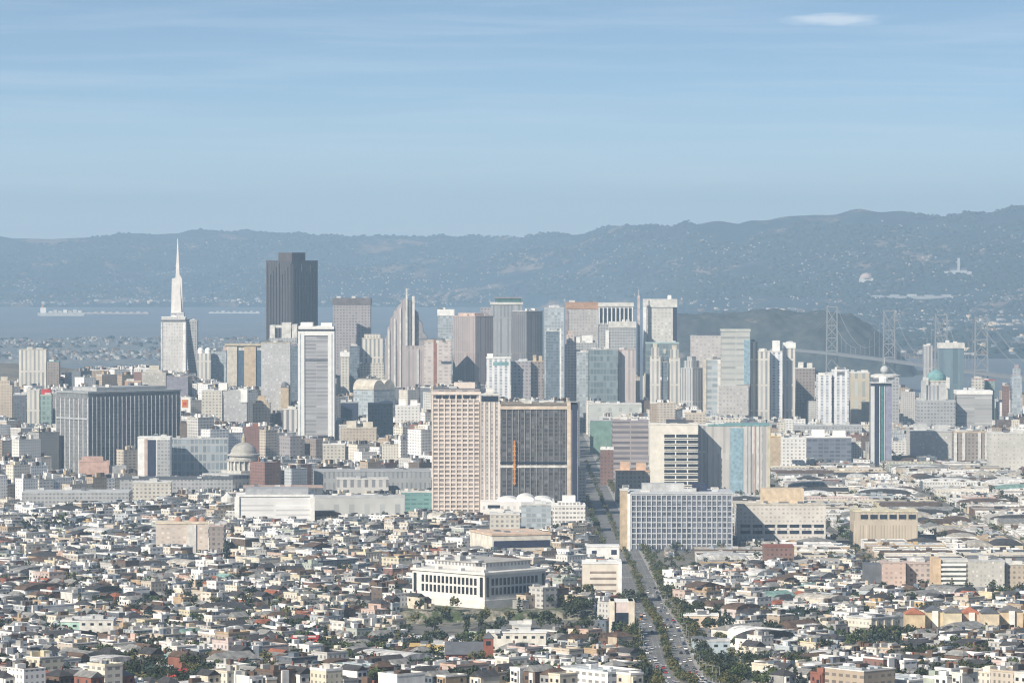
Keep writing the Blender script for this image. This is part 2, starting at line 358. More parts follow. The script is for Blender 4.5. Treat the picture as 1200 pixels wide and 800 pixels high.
class B:
    """a building: an Empty at the footprint's centre, boxes in local metres, x to the right-away, y to the left-away"""
    def __init__(s, kind, label, cat, x0, xc, x1, ytop, ybase, d, th, depth=None, group=None, ref=None, fit=True):
        th = R(th); m = d / F
        if xc is None:
            s.l1 = (x1 - x0) * m / math.cos(th); s.l2 = depth or s.l1 * 0.8; near = (XP(x0, d), d)
            th_ = th
        else:
            s.l2 = (xc - x0) * m / math.sin(th); s.l1 = (x1 - xc) * m / math.cos(th); near = (XP(xc, d), d); th_ = th
        c, sn = math.cos(th_), math.sin(th_)
        cx = near[0] + s.l1 / 2 * c - s.l2 / 2 * sn; cy = near[1] + s.l1 / 2 * sn + s.l2 / 2 * c
        k = 1.0; pc = (x0 + x1) / 2
        if fit and ybase < 660:                     # stand it where the ground meets its visible foot
            dd = np.arange(d, 6900, 20.0); gp = HZ + F * (CAMZ - G((pc - CX) / F * dd, dd)) / dd
            ok_ = np.nonzero(gp <= ybase + 9)[0]; dn = dd[ok_[0]] if len(ok_) else 1e9
            k = max(1.0, min(dn, max(d, 6150 + (d - 5000) * .42))) / d
        cx, cy = cx * k, cy * k; near = (near[0] * k, near[1] * k)
        g = min(float(G(cx, cy)), float(G(near[0], near[1])))
        s.k = k; s.d = d * k; s.H = (ZP(ytop, s.d) - g) / k; s.m = m
        s.root = empty(kind, (cx, cy, g), th_); s.root.scale = (k, k, k); tag(s.root, label, cat, group)
        s.X, s.Y = s.l1 / 2, s.l2 / 2
        rr = math.hypot(s.X, s.Y)
        nn = max(1, int(max(s.l1, s.l2) / max(8, min(s.l1, s.l2))))
        for i in range(nn):
            t = (i + 0.5) / nn - 0.5
            ox, oy = (t * s.l1, 0) if s.l1 > s.l2 else (0, t * s.l2)
            FOOT.append((cx + k * (ox * c - oy * sn), cy + k * (ox * sn + oy * c), k * min(s.l1, s.l2) * 0.62 + 3))
        SIL.append((corners((cx, cy, g), th_, s.l1 * k, s.l2 * k, s.H * k), s.d))
        reg(x0, x1, ybase, s.d, ref, (ytop + ybase) / 2)
    def b(s, name, x0, x1, y0, y1, z0, z1, m, parent=None): return box(name, x0, x1, y0, y1, z0, z1, m, parent or s.root)
    def py(s, y): return (ZP(y, s.d) - s.root.location.z) / s.k          # local height of a photo row on the near face
    def body(s, m, top=None, name='wall'):
        return s.b(name, -s.X, s.X, -s.Y, s.Y, -6, top or s.H, m)
    def cap(s, m, h=1.6, out=0.5, z=None, name='parapet'):
        z = s.H if z is None else z
        return s.b(name, -s.X - out, s.X + out, -s.Y - out, s.Y + out, z, z + h, m)
    def pent(s, m, f=0.5, h=5, ox=0.0, oy=0.0, name='penthouse', z=None, fy=None):
        z = s.H if z is None else z; fy = fy or f
        return s.b(name, (ox - f) * s.X, (ox + f) * s.X, (oy - fy) * s.Y, (oy + fy) * s.Y, z, z + h, m)
    def slabs(s, m, n, z0, z1, frac=0.4, out=0.35, name='floor_band'):
        st = (z1 - z0) / n
        for i in range(n + 1):
            zc = z0 + st * i; s.b(name, -s.X - out, s.X + out, -s.Y - out, s.Y + out, zc - st * frac / 2, zc + st * frac / 2, m)
    def cols(s, m, nx, ny, z0, z1, w=1.0, out=0.6, name='column', faces='lr'):
        if 'r' in faces:
            for i in range(nx + 1):
                x = -s.X + 2 * s.X * i / nx; s.b(name, x - w / 2, x + w / 2, -s.Y - out, -s.Y - 0.02, z0, z1, m)
        if 'l' in faces:
            for i in range(ny + 1):
                y = -s.Y + 2 * s.Y * i / ny; s.b(name, -s.X - out, -s.X - 0.02, y - w / 2, y + w / 2, z0, z1, m)
    def units(s, n, seed, m=None, z=None):
        rs = random.Random(seed); z = s.H if z is None else z
        for i in range(n):
            a, b_ = rs.uniform(-.75, .75) * s.X, rs.uniform(-.75, .75) * s.Y; w, q, h = rs.uniform(1.5, 4), rs.uniform(1.5, 4), rs.uniform(1.2, 3)
            s.b('roof_unit', a - w, a + w, b_ - q, b_ + q, z, z + h, m or rs.choice([lgrey, silver, dgrey, offw]))

# facades used by many towers
FA = {}
def fac(k, *a, **kw): FA[k] = facade('facade_' + k, *a, **kw)
dg = (0.035, 0.045, 0.06)
fac('cream', (0.56, 0.52, 0.44), (0.10, 0.11, 0.12), 4.0, 3.6, .5, .5)
fac('cream_v', (0.60, 0.56, 0.48), (0.14, 0.17, 0.20), 5.5, 30, .45, .93)
fac('grey', (0.36, 0.37, 0.38), (0.10, 0.12, 0.15), 3.6, 3.8, .6, .5)
fac('grey_v', (0.42, 0.42, 0.42), (0.12, 0.14, 0.18), 4.4, 40, .5, .96)
fac('grey_h', (0.42, 0.43, 0.40), (0.14, 0.16, 0.17), 60, 5.5, .97, .42)
fac('slate', (0.10, 0.12, 0.15), (0.04, 0.055, 0.085), 3.4, 4.0, .62, .6)
fac('dark', (0.055, 0.055, 0.065), (0.02, 0.025, 0.035), 4.5, 4.0, .55, .7)
fac('brown', (0.30, 0.24, 0.21), (0.08, 0.08, 0.09), 4.0, 3.8, .5, .5)
fac('mauve', (0.34, 0.31, 0.33), (0.10, 0.11, 0.14), 4.5, 4.2, .55, .5)
fac('pink', (0.52, 0.41, 0.36), (0.16, 0.14, 0.15), 4.0, 3.6, .5, .5)
fac('white', (0.74, 0.73, 0.70), (0.10, 0.12, 0.15), 4.2, 3.6, .45, .45)
fac('white_v', (0.70, 0.71, 0.72), (0.13, 0.18, 0.26), 6.0, 3.3, .5, .8)
fac('blue', (0.13, 0.19, 0.24), (0.06, 0.10, 0.15), 3.2, 3.8, .8, .7)
fac('teal', (0.17, 0.24, 0.26), (0.07, 0.12, 0.15), 4.0, 8.0, .8, .75)
fac('pale', (0.34, 0.40, 0.44), (0.20, 0.26, 0.31), 4.0, 4.0, .8, .7)
fac('tan', (0.50, 0.40, 0.28), (0.12, 0.11, 0.10), 3.6, 3.6, .45, .45)
fac('brick', (0.24, 0.11, 0.08), (0.05, 0.05, 0.055), 3.4, 3.6, .4, .45)
fac('green', (0.20, 0.34, 0.31), (0.08, 0.16, 0.16), 5.0, 6.0, .6, .6)

def simple(kind, label, cat, x0, xc, x1, yt, yb, d, th, f, top='pent', topm=None, depth=None, ref=None, seed=0, group=None):
    s = B(kind, label, cat, x0, xc, x1, yt, yb, d, th, depth, group, ref)
    s.body(FA[f] if isinstance(f, str) else f)
    tm = topm or lgrey
    if top == 'pent': s.cap(tm, 1.2, 0.3); s.pent(tm, 0.5, 4.5, 0.1, 0.1, z=s.H + 1.2); s.units(2, seed + int(x0))
    elif top == 'band': s.cap(tm, s.H * 0.045 + 2, 0.6); s.units(2, int(x0), z=s.H + s.H * 0.045 + 2)
    elif top == 'flat': s.cap(tm, 0.9, 0.25); s.units(3, int(x0), z=s.H + .9)
    elif top == 'step':
        s.b('upper_storeys', -s.X * .7, s.X * .7, -s.Y * .7, s.Y * .7, s.H, s.H + s.H * 0.12, FA[f] if isinstance(f, str) else f); s.cap(tm, 0.8, 0.2)
        s.pent(tm, .4, 5, z=s.H * 1.12)
    elif top == 'two':
        s.cap(tm, 1, .3); s.pent(tm, .28, 7, -.45, 0, z=s.H + 1); s.pent(tm, .28, 6, .5, 0, z=s.H + 1)
    return s
OT, AT = 'office_tower', 'apartment_tower'

# ---- the four big things near the middle
s = B('apartment_slab', 'tall pale pink slab tower with a fine window grid left of the dark glass block', 'tower', 507, None, 562, 456, 603, 3900, 0, depth=46, ref='the pink slab tower')
s.body(facade('fox_core', (0.40, 0.33, 0.30), (0.13, 0.12, 0.14), 5.4, 4.3, .9, .9))
n = 27
s.slabs(P('pale_pink_concrete', (0.66, 0.58, 0.52), wear=0.15), n, 4, s.H - 9, .42, .5)
pk = MATS['pale_pink_concrete']; s.cols(pk, 8, 8, 0, s.H - 5, 1.3, .9)
s.b('crown_glass', -s.X + .2, s.X - .2, -s.Y + .2, s.Y - .2, s.H - .02, s.H + .6, dgrey)
s.b('cornice', -s.X - 1.2, s.X + 1.2, -s.Y - 1.2, s.Y + 1.2, s.H - 5, s.H - 2.2, pk)
for i in range(6): s.b('crown_window', -s.X + 3 + i * 6.4, -s.X + 7.4 + i * 6.4, -s.Y - .95, -s.Y - .5, s.H - 8.6, s.H - 5.3, darkglass)
s.pent(pk, .45, 5.5, 0.35, 0); s.units(4, 5)
s = B('apartment_slab', 'narrow striped stair tower joined to the right side of the pale pink slab', 'tower', 562.5, None, 585, 463, 603, 3915, 0, depth=38)
s.body(facade('fox_side', (0.52, 0.47, 0.43), (0.13, 0.13, 0.16), 4.4, 3.8, .35, .75)); s.cols(pk, 4, 5, 0, s.H - 6, 1.2, .6)
s.b('crown_window', -s.X + 1.2, s.X - 1.2, -s.Y - .7, -s.Y - .1, s.H - 5.6, s.H - .8, darkglass); s.cap(offw, 1.5, .5)
s.pent(offw, .4, 4, z=s.H + 1.5)

s = B('office_block', 'dark glass office block with pale roof band behind the rounded white roofs', 'office block', 587, None, 677, 474, 590, 4020, 0, depth=55, ref='the dark glass office block')
s.X -= 0; s.body(facade('vanness_core', (0.10, 0.098, 0.10), (0.035, 0.04, 0.055), 4.4, 3.7, .8, .7, vary=1.0))
vg = P('weathered_grey_fin', (0.26, 0.26, 0.27)); s.cols(vg, 13, 8, 2, s.H - 5, .75, .7, 'fin')
s.b('roof_band', -s.X - .9, s.X - 8, -s.Y - .9, s.Y, s.H - 4.4, s.H - 1.4, P('peach_stone', (0.66, 0.55, 0.44)))
s.b('belt_course', -s.X - .8, s.X - 9.5, -s.Y - .9, -s.Y - .05, s.py(548), s.py(545), offw)
s.b('belt_course', -s.X - .8, s.X - 9.5, -s.Y - .88, -s.Y - .05, s.py(543.2), s.py(541), darkglass)
s.b('corner_pier', s.X - 10, s.X - 6.5, -s.Y - 1.2, s.Y, 0, s.H + 1.5, P('peach_stone', (0.66, 0.55, 0.44)))
s.b('side_wall', s.X - 6.4, s.X + .4, -s.Y - .6, s.Y, 0, s.H, navyp)
s.b('roof_deck', -s.X, s.X - 10.1, -s.Y, s.Y, s.H - .02, s.H + 1, P('mossy_gravel', (0.25, 0.21, 0.16)))
s.b('hoist_mast', -s.X + 11.9, -s.X + 13.6, -s.Y - 2.4, -s.Y - .75, s.py(568), s.py(516), orange)
for i in range(9): s.b('hoist_brace', -s.X + 11.2, -s.X + 14.3, -s.Y - 2.7, -s.Y - .74, s.py(566) + i * 4.3, s.py(566) + i * 4.3 + .6, yellowp)
s.units(6, 3, z=s.H + 1)

# the long government office slab on the left
s = B('office_slab', 'long dark slate office slab with pale vertical fins on the far left', 'office block', 61, 103, 204, 461, 556, 4700, 42, ref='the dark slate office slab')
s.body(facade('fed_core', (0.17, 0.185, 0.20), (0.09, 0.105, 0.13), 3.2, 3.9, .7, .55)); fn = P('pale_fin', (0.42, 0.44, 0.47))
fo = P('white_fin', (0.66, 0.66, 0.66)); s.cols(fn, 22, 0, 2, s.H - 4, .8, .9, 'fin', 'r'); s.cols(fo, 0, 7, 2, s.H - 6, 1.0, .9, 'fin', 'l')
s.b('belt_course', -s.X - 1.1, -s.X - .05, -s.Y, s.Y, s.py(492), s.py(490), fn)
s.cap(P('weathered_fin', (0.33, 0.35, 0.36)), 1.8, .9); s.pent(grey, .75, 4, .05, .1, z=s.H + 1.8); s.units(6, 2, z=s.H + 5.8)

# white grid block right of the avenue
s = B('office_block', 'broad white gridded office block, dark blue windows, right of the avenue', 'office block', 740, None, 858, 579, 638, 3560, 0, depth=50, ref='the white gridded block')
s.body(facade('bofa_core', (0.12, 0.15, 0.20), (0.03, 0.045, 0.09), 3.9, 5.0, .85, .8, vary=1))
wg = P('white_grid', (0.47, 0.49, 0.52), wear=.15)
s.slabs(wg, 9, 6, s.H - .8, .2, .3, 'floor_band'); s.cols(wg, 20, 9, 2, s.H - 1, 1.0, .7); s.cap(wg, 1.6, .8)
s.b('end_wall', -s.X - 3.2, -s.X - .75, -s.Y - 1, s.Y, 0, s.H + .5, white)
s.pent(lgrey, .42, 6, -.35, .1, z=s.H + 1.6, fy=.4); s.b('roof_tank', 10, 22, -10, 6, s.H + 1.6, s.H + 8, navyp); s.units(9, 12, z=s.H + 1.6)

# white tower with balcony strips
s = B('apartment_tower', 'white slab tower with rows of dark balcony openings in the middle of its face', 'tower', 762, None, 818, 498, 574, 3900, 0, depth=30, ref='the white balcony tower')
s.body(P('ivory_render', (0.70, 0.67, 0.60), wear=.15)); iv = MATS['ivory_render']
for i in range(10):
    zt = s.py(509 + i * 6.9)
    for j in range(3): s.b('balcony', -s.X + (16.5 + j * 14) * s.m * 1.0 + 0, -s.X + (16.5 + j * 14 + 12.3) * s.m, -s.Y - .4, -s.Y - .02, zt - 2.6, zt, darkglass if (i * 3 + j) % 5 else WINDOW)
    s.b('balcony_rail', -s.X + 16 * s.m, -s.X + 57 * s.m * .98, -s.Y - 1.2, -s.Y - .45, zt - 3.5, zt - 2.75, iv)
s.cap(iv, 1.2, .3); s.pent(P('dark_plant_room', (0.06, 0.07, 0.09)), .4, 3.5, .1, 0, z=s.H + 1.2); s.units(3, 8)
simple(AT, 'grey concrete wing with few windows joined to the right of the white balcony tower', 'tower', 819, None, 849, 499, 572, 3912, 0, 'grey_v', 'flat', offw, depth=30)
s = B('office_block', 'grey block with teal glass strip and yellow edge beside the white balcony tower', 'office block', 830, None, 902, 499, 572, 4050, 0, depth=40)
s.body(facade('stripe_block', (0.47, 0.45, 0.42), (0.32, 0.30, 0.30), 5.5, 40, .4, .98))
s.b('glass_strip', -s.X + 21, -s.X + 33, -s.Y - .5, -s.Y - .05, 0, s.H - 2, paleglass); s.b('edge_fin', s.X - 2, s.X + .6, -s.Y - .7, s.Y, 0, s.H, P('yellow_edge', (0.54, 0.50, 0.38)))
for i in range(5): s.b('stripe', -s.X + 36 + i * 3.6, -s.X + 37.4 + i * 3.6, -s.Y - .6, -s.Y - .05, 0, s.H, [lgrey, grey, pinkst, offw, lgrey][i])
s.cap(tealm, 1.4, .4); s.units(4, 9)
simple('office_block', 'low mauve brown block with dark window bands beside the white balcony tower', 'office block', 718, None, 760, 494, 556, 4250, 0, facade('banded_brown', (0.33, 0.28, 0.28), (0.06, 0.06, 0.09), 60, 5.2, .98, .5), 'flat', mauve, depth=45)
s = simple('shop_block', 'orange beige block with arched roof pieces behind the white gridded office block', 'commercial block', 722, None, 762, 553, 582, 3750, 0, 'tan', 'two', P('salmon_stone', (0.6, 0.42, 0.3)), depth=40)
simple('shop_block', 'slim tan end wall left of the white gridded office block', 'commercial block', 727, None, 736, 575, 640, 3620, 0, tan, 'flat', offw, depth=20)

# long cream building right of it
s = B('office_block', 'long cream office building with two dark window rows right of the white gridded block', 'office block', 864, None, 968, 592, 632, 3620, 0, depth=45, ref='the long cream office building')
s.body(facade('cream_rows', (0.60, 0.55, 0.48), (0.30, 0.27, 0.25), 3.6, 3.4, .5, .45))
for j in range(2):
    for i in range(7): s.b('window', -s.X + 3 + i * 10.4, -s.X + 11.2 + i * 10.4, -s.Y - .25, -s.Y - .02, s.py(618 + j * 7.5), s.py(614.5 + j * 7), darkglass)
s.cap(cream, 1, .4); s.b('upper_block', -s.X + 22, -s.X + 58, -5, 18, s.H + 1, s.H + 13, P('warm_tan', (0.62, 0.50, 0.36))); s.units(8, 4)
s = B('warehouse', 'tan block with a row of large dark square windows on its upper floor at right', 'warehouse', 1001, None, 1076, 600, 634, 3700, 0, depth=45, ref='the tan ribbed block')
s.body(facade('tan_ribs', (0.52, 0.42, 0.29), (0.36, 0.28, 0.18), 2.6, 20, .4, .8))
for i in range(6): s.b('window', -s.X + 6 + i * 8.3, -s.X + 12.3 + i * 8.3, -s.Y - .3, -s.Y - .02, s.H - 6, s.H - 2.2, darkglass)
s.cap(P('pale_yellow', (0.64, 0.58, 0.42)), 1.3, .4); s.units(9, 6)

# pale stone fortress on its rock
MG = 44.0; MD = 2740.0
def plateau(x, y, x0, x1, y0, y1, z, soft=26):
    return sstep(x0 - soft, x0, x) * sstep(x1 + soft, x1, x) * sstep(y0 - soft, y0, y) * sstep(y1 + soft * 3, y1, y) * z
G0 = G
PX0, PX1, PY0, PY1 = -72.0, 48.0, 2728.0, 2835.0
def G(x, y):
    g = G0(x, y); k = plateau(np.asarray(x, float), np.asarray(y, float), PX0, PX1, PY0, PY1, 1.0); return g * (1 - k) + MG * k
vs = []; nx_, ny_ = 60, 46
for j in range(ny_):
    for i in range(nx_):
        x = PX0 - 30 + (PX1 - PX0 + 60) * i / (nx_ - 1); y = PY0 - 30 + (PY1 - PY0 + 110) * j / (ny_ - 1)
        g0 = float(G0(x, y)); g = float(G(x, y)); e = (g - g0) / max(1, MG - g0)
        g = g0 + (g - g0) - 2.5 * (1 - e) + (float(vnoise(np.array(x / 4.0), np.array(y / 4.0), 21)) - .5) * 5 * (e < .97) * (e > .02)
        vs.append((x, y, g - (0 if e > .97 else .3)))
fs = [(j * nx_ + i, j * nx_ + i + 1, (j + 1) * nx_ + i + 1, (j + 1) * nx_ + i) for j in range(ny_ - 1) for i in range(nx_ - 1)]
MR = hill_mat('rock_mat', (0.10, 0.10, 0.075), (0.27, 0.25, 0.20), (0.05, 0.07, 0.03), sc=0.03, dry_lo=.5)
reg(476, 694, 741, 2740)
tag(mesh('rock_outcrop', vs, fs, MR), kind='structure')
s = B('stone_fortress', 'large pale stone building with two rows of dark windows standing on a rocky rise', 'building', 481, 568, 640, 672, 714, MD, 45, ref='the stone fortress')
st = P('mint_stone', (0.66, 0.65, 0.62), wear=.18); s.body(st)
z0, z1 = s.py(698), s.py(677)
for (face, n, LEN) in (('l', 14, s.l2), ('r', 12, s.l1)):
    for i in range(n):
        t0 = -LEN / 2 + LEN * (.11 + .78 * i / n); t1 = t0 + LEN * .78 / n * .62
        for r_ in range(2):
            a = z0 + (z1 - z0) * (.0 + .52 * r_); b2 = a + (z1 - z0) * .40
            if face == 'l': fr = s.b('window', -s.X - .12, -s.X + .01, t0, t1, a, b2, WINDOW)
            else: fr = s.b('window', t0, t1, -s.Y - .12, -s.Y + .01, a, b2, WINDOW)
for t in (-.95, .88):
    s.b('corner_window', -s.X - .5, -s.X - .02, s.Y * t, s.Y * (t + .07), z0 - 1, z1, WINDOW); s.b('corner_window', s.X * t, s.X * (t + .07), -s.Y - .5, -s.Y - .02, z0 - 1, z1, WINDOW)
s.b('base_course', -s.X - .8, s.X + .8, -s.Y - .8, s.Y + .8, -7, s.py(704), st); s.b('cornice', -s.X - .9, s.X + .9, -s.Y - .9, s.Y + .9, s.H - 1.2, s.H + .4, st)
for q in range(4):
    s.b('parapet_pier', -s.X - .7, -s.X + 3, -s.Y + q * s.l2 / 3.2, -s.Y + q * s.l2 / 3.2 + 3, s.H + .41, s.H + 2.2, st)
s.b('upper_storey', -s.X + 9, s.X - 6, -s.Y + 8, s.Y - 12, s.H + .4, s.H + 5.2, facade('mint_up', (0.5, 0.5, 0.49), (0.1, 0.11, 0.13), 3.2, 5, .5, .5, z0=.4)); s.b('roof_deck', -s.X + 8.4, s.X - 5.4, -s.Y + 7.4, s.Y - 11.4, s.H + 5.2, s.H + 6, gravel)
s.units(5, 31, z=s.H + 6)

# cream office block and framed building left of the avenue
s = B('office_block', 'cream office block with four fine window rows beside the left edge of the avenue', 'office block', 683, None, 728, 661, 700, 2980, 0, depth=30, ref='the avenue office block')
cr_ = P('warm_ivory', (0.68, 0.62, 0.54), wear=.15); s.body(cr_)
for i in range(4): s.b('window_row', -s.X + 5, s.X - 3.5, -s.Y - .2, -s.Y - .02, s.py(693.5 - i * 7.2), s.py(691 - i * 7.2), P('tinted_strip', (0.30, 0.25, 0.22), .4))
s.cap(white, 1.0, .3); s.b('white_edge', s.X - 1.8, s.X + .5, -s.Y - .5, s.Y, 0, s.H + 1.6, white); s.units(4, 61)
s = B('framed_building', 'white portal framed building with a wide dark opening left of the avenue', 'building', 716, None, 742, 706, 748, 2540, 0, depth=18, ref='the white portal framed building')
s.body(P('pink_white', (0.7, 0.6, 0.58))); s.b('frame', -s.X - .8, -s.X + 2.2, -s.Y - 1.2, s.Y, 0, s.H + .8, P('cream_frame', (0.72, 0.66, 0.55))); s.b('frame', s.X - 2.6, s.X + .9, -s.Y - 1.2, s.Y, 0, s.H + .8, MATS['cream_frame'])
s.b('opening', -s.X + 2.3, s.X - 2.7, -s.Y - .5, -s.Y - .05, s.py(731), s.py(718), darkglass); s.b('awning', -s.X + 2.3, s.X - 2.7, -s.Y - 2.6, -s.Y - .1, s.py(742), s.py(738), redp); s.cap(white, .8, .2)

# rounded white roofs in front of the dark glass block
s = B('hall', 'white hall with rounded roof humps in front of the dark glass office block', 'hall', 563, None, 650, 588, 606, 3500, 0, depth=50, ref='the round roofed hall')
s.body(facade('hall_wall', (0.72, 0.70, 0.66), (0.25, 0.27, 0.28), 5, 9, .4, .3))
for (a, b_, h) in ((.22, .50, 3.6), (.48, .74, 5.2), (.70, .97, 3.2)):
    pf = [(0, 0)] + [((1 - math.cos(math.pi * k / 10)) / 2, h * math.sin(math.pi * k / 10)) for k in range(1, 10)] + [(1, 0)]
    prism('barrel_roof', -s.X + s.l1 * a, -s.X + s.l1 * b_, -s.Y + 1 + a * 9, s.Y - 4, s.H - .5, pf, white, s.root)
s.b('clerestory', -s.X + 6, -s.X + 16, -s.Y - .3, -s.Y - .02, s.H - 5, s.H - 2.6, darkglass); s.units(3, 71)
simple('office_block', 'grey glazed block below the white hall with rounded roofs', 'office block', 611, None, 646, 592, 622, 3400, 0, 'pale', 'flat', offw, depth=30)
simple('shop_block', 'cream block with a dark blue window bay just below the white hall', 'commercial block', 574, None, 609, 603, 626, 3380, 0, 'cream', 'flat', offw, depth=25)
s = simple('office_block', 'white three tier building stepping down toward the avenue', 'office block', 648, None, 686, 593, 616, 3480, 0, facade('tiers', (0.72, 0.70, 0.66), (0.07, 0.06, 0.07), 3, 3.6, .7, .45), 'step', white, depth=35)
s = B('warehouse', 'cream warehouse with a long dark blue window strip below the white hall', 'warehouse', 550, 577, 646, 628, 648, 3230, 18, ref='the blue striped warehouse')
s.body(P('warm_white', (0.72, 0.68, 0.6))); s.b('window_strip', -s.X + 1, s.X - 1, -s.Y - .4, -s.Y - .02, s.py(642), s.py(634), navyp); s.cap(P('peach_trim', (0.66, 0.5, 0.38)), 1.4, .5); s.units(5, 44)
s = B('billboard_building', 'white shop building with a sign board beside the avenue above the cream office block', 'commercial block', 688, None, 726, 641, 654, 3120, 0, depth=22)
s.body(white); s.b('window', -s.X + 3.5, -s.X + 7, -s.Y - .2, -s.Y - .02, s.H - 5, s.H - 2.5, navyp); s.b('window', s.X - 6, s.X - 2, -s.Y - .2, -s.Y - .02, s.H - 5.5, s.H - 2, navyp); s.cap(white, .7, .2)

# salmon block, left
s = B('apartment_block', 'salmon apartment block with terracotta domes on its roof at left', 'apartment block', 182, None, 243, 614, 644, 3300, 4, depth=26, ref='the terracotta domed block')
s.body(facade('salmon', (0.62, 0.50, 0.40), (0.40, 0.36, 0.33), 4.2, 3.4, .5, .45)); s.cap(P('cream_trim', (0.72, 0.62, 0.48)), 1.2, .4); s.b('white_bay', 4, 11, -s.Y - 1, -s.Y - .05, 0, s.H - .5, offw)
for o, r_ in ((-.15, 3.2), (.45, 3.8), (.78, 3)): lathe('roof_dome', [(r_, 0), (r_ * .95, 1.2), (r_ * .75, 2.3), (r_ * .4, 3.2), (.3, 3.6)], P('worn_terracotta', (0.40, 0.23, 0.17)), s.root, 14, (o * s.X, 2, s.H + 1.2))
simple('apartment_block', 'brown wing joined to the right of the salmon block', 'apartment block', 244, None, 262, 617, 650, 3310, 0, 'brown', 'flat', pinkst, depth=24)

# ---- civic area, left middle
s = B('city_hall', 'grand pale stone hall with a columned drum and dome, left of centre', 'city hall', 235, 268, 330, 558, 575, 4500, 42, ref='the domed hall')
s.body(facade('hall_stone', (0.46, 0.46, 0.45), (0.15, 0.16, 0.18), 5, 9, .4, .6)); s.cap(lgrey, 1.5, .6)
dz = s.H - 1.5; hs = P('hall_stone_plain', (0.47, 0.46, 0.43))
s.b('dome_base', -17, 17, -17, 17, dz, dz + 6, hs)
lathe('drum', [(15.5, 0), (15.5, 15), (17.5, 15.5), (17.5, 17), (14.5, 17.5), (14.5, 18.5)], hs, s.root, 28, (0, 0, dz + 6))
for k in range(20):
    a = 2 * math.pi * k / 20; x, y = 17 * math.cos(a), 17 * math.sin(a)
    lathe('column', [(1.0, 0), (.8, 9.6)], offw, s.root, 6, (x, y, dz + 6))
lathe('entablature', [(18.2, 0), (18.6, 2)], hs, s.root, 28, (0, 0, dz + 15.7))
dome = lathe('dome', [(14, 0), (13.4, 3), (11.5, 6), (8.6, 8.5), (5.2, 10.2), (2.8, 11)], P('dome_copper', (0.36, 0.35, 0.32), .6), s.root, 28, (0, 0, dz + 24.5))
lathe('lantern', [(2.4, 0), (2.4, 5), (1.6, 6), (.3, 10)], P('gilded_copper', (0.42, 0.37, 0.27), .5), dome, 12, (0, 0, dz + 35.5))
simple('office_block', 'wide blue glass office wing right of the white panelled office tower', 'office block', 198, None, 266, 515, 563, 4500, 6, facade('state_blue', (0.36, 0.40, 0.42), (0.10, 0.16, 0.22), 4.4, 9, .75, .75), 'flat', lgrey, depth=30, ref='the blue glass wing')
s = B('office_block', 'white panelled office tower with a dark blue centre strip beside the slate slab', 'office block', 161, None, 199, 513, 565, 4480, 0, depth=24)
s.body(white); s.b('glass_strip', -s.X + 10.5, -s.X + 19, -s.Y - .4, -s.Y - .02, 2, s.H - 2, navyp); s.b('pink_strip', -s.X + 7, -s.X + 10.4, -s.Y - .3, -s.Y - .02, 2, s.H - 1, pinkst); s.b('side_grid', -s.X + 20, s.X - .5, -s.Y - .35, -s.Y - .02, 2, s.H - 2, FA['grey']); s.cap(white, 1, .3)
s = B('brick_hall', 'pinkish brick hall with a stepped gable in front of the dark slate slab', 'hall', 93, None, 127, 541, 562, 4400, 8, depth=25)
s.body(P('pink_brick', (0.56, 0.38, 0.32))); s.b('step', -s.X + 3, s.X - 6, -s.Y, s.Y, s.H, s.H + 4.5, MATS['pink_brick']); s.cap(MATS['pink_brick'], .6, .3); s.b('wing', s.X + .1, s.X + 18, -s.Y + 3, s.Y, 0, s.H - 5, grey)
s = B('auditorium', 'wide white columned hall with a grey attic below the domed hall', 'hall', 277, None, 366, 582, 610, 3950, 3, depth=45, ref='the wide white columned hall')
s.body(facade('aud_wall', (0.66, 0.66, 0.66), (0.46, 0.46, 0.48), 40, 4.5, .95, .35)); s.cap(white, 1.6, .8); s.b('attic', -s.X + 8, s.X - 4, -s.Y + 6, s.Y - 5, s.H + 1.6, s.H + 7, P('weathered_attic', (0.36, 0.37, 0.39)))
for i in range(2): s.b('end_pier', (-s.X - 2, s.X - 2.4)[i], (-s.X + 2.5, s.X + 1.8)[i], -s.Y - 1.6, -s.Y - .1, 0, s.H, white)
lathe('roof_pediment', [(6, 0), (6, 4), (3, 6), (.3, 9)], offw, s.root, 12, (-s.X - 9, 0, s.H - 6))
simple('civic_block', 'long low grey stone civic block with tall windows left of the pink slab', 'civic building', 368, None, 505, 553, 580, 4300, 4, facade('civic_grey', (0.30, 0.32, 0.34), (0.14, 0.17, 0.20), 4.6, 11, .4, .6), 'flat', grey, depth=50, ref='the long grey civic block')
simple('civic_block', 'cream and grey arcaded block with dark openings below the long grey civic block', 'civic building', 395, None, 455, 562, 582, 4180, 4, facade('arcade', (0.54, 0.53, 0.50), (0.05, 0.06, 0.1), 7, 14, .5, .6), 'flat', offw, depth=30)
simple('civic_block', 'low grey block with pale bays right of the wide white columned hall', 'civic building', 368, None, 474, 583, 604, 3900, 2, facade('bays', (0.46, 0.47, 0.46), (0.28, 0.31, 0.32), 14, 20, .35, .7), 'flat', lgrey, depth=30)
simple('office_block', 'teal green glass block tucked against the left foot of the pink slab', 'office block', 470, None, 507, 577, 600, 4080, 0, facade('teal_block', (0.10, 0.33, 0.32), (0.04, 0.16, 0.17), 6, 4.2, .8, .4), 'flat', offw, depth=24, ref='the teal green glass block')
simple('civic_block', 'long flat grey building with a coppery roof strip behind the wide white hall', 'civic building', 285, None, 378, 572, 588, 4200, 4, FA['slate'], 'flat', P('coppery_roof', (0.45, 0.33, 0.27)), depth=40)
simple('civic_block', 'dark blue roofed low block at left below the slate slab', 'civic building', 140, None, 272, 562, 580, 4150, 3, 'grey', 'flat', slate, depth=45)
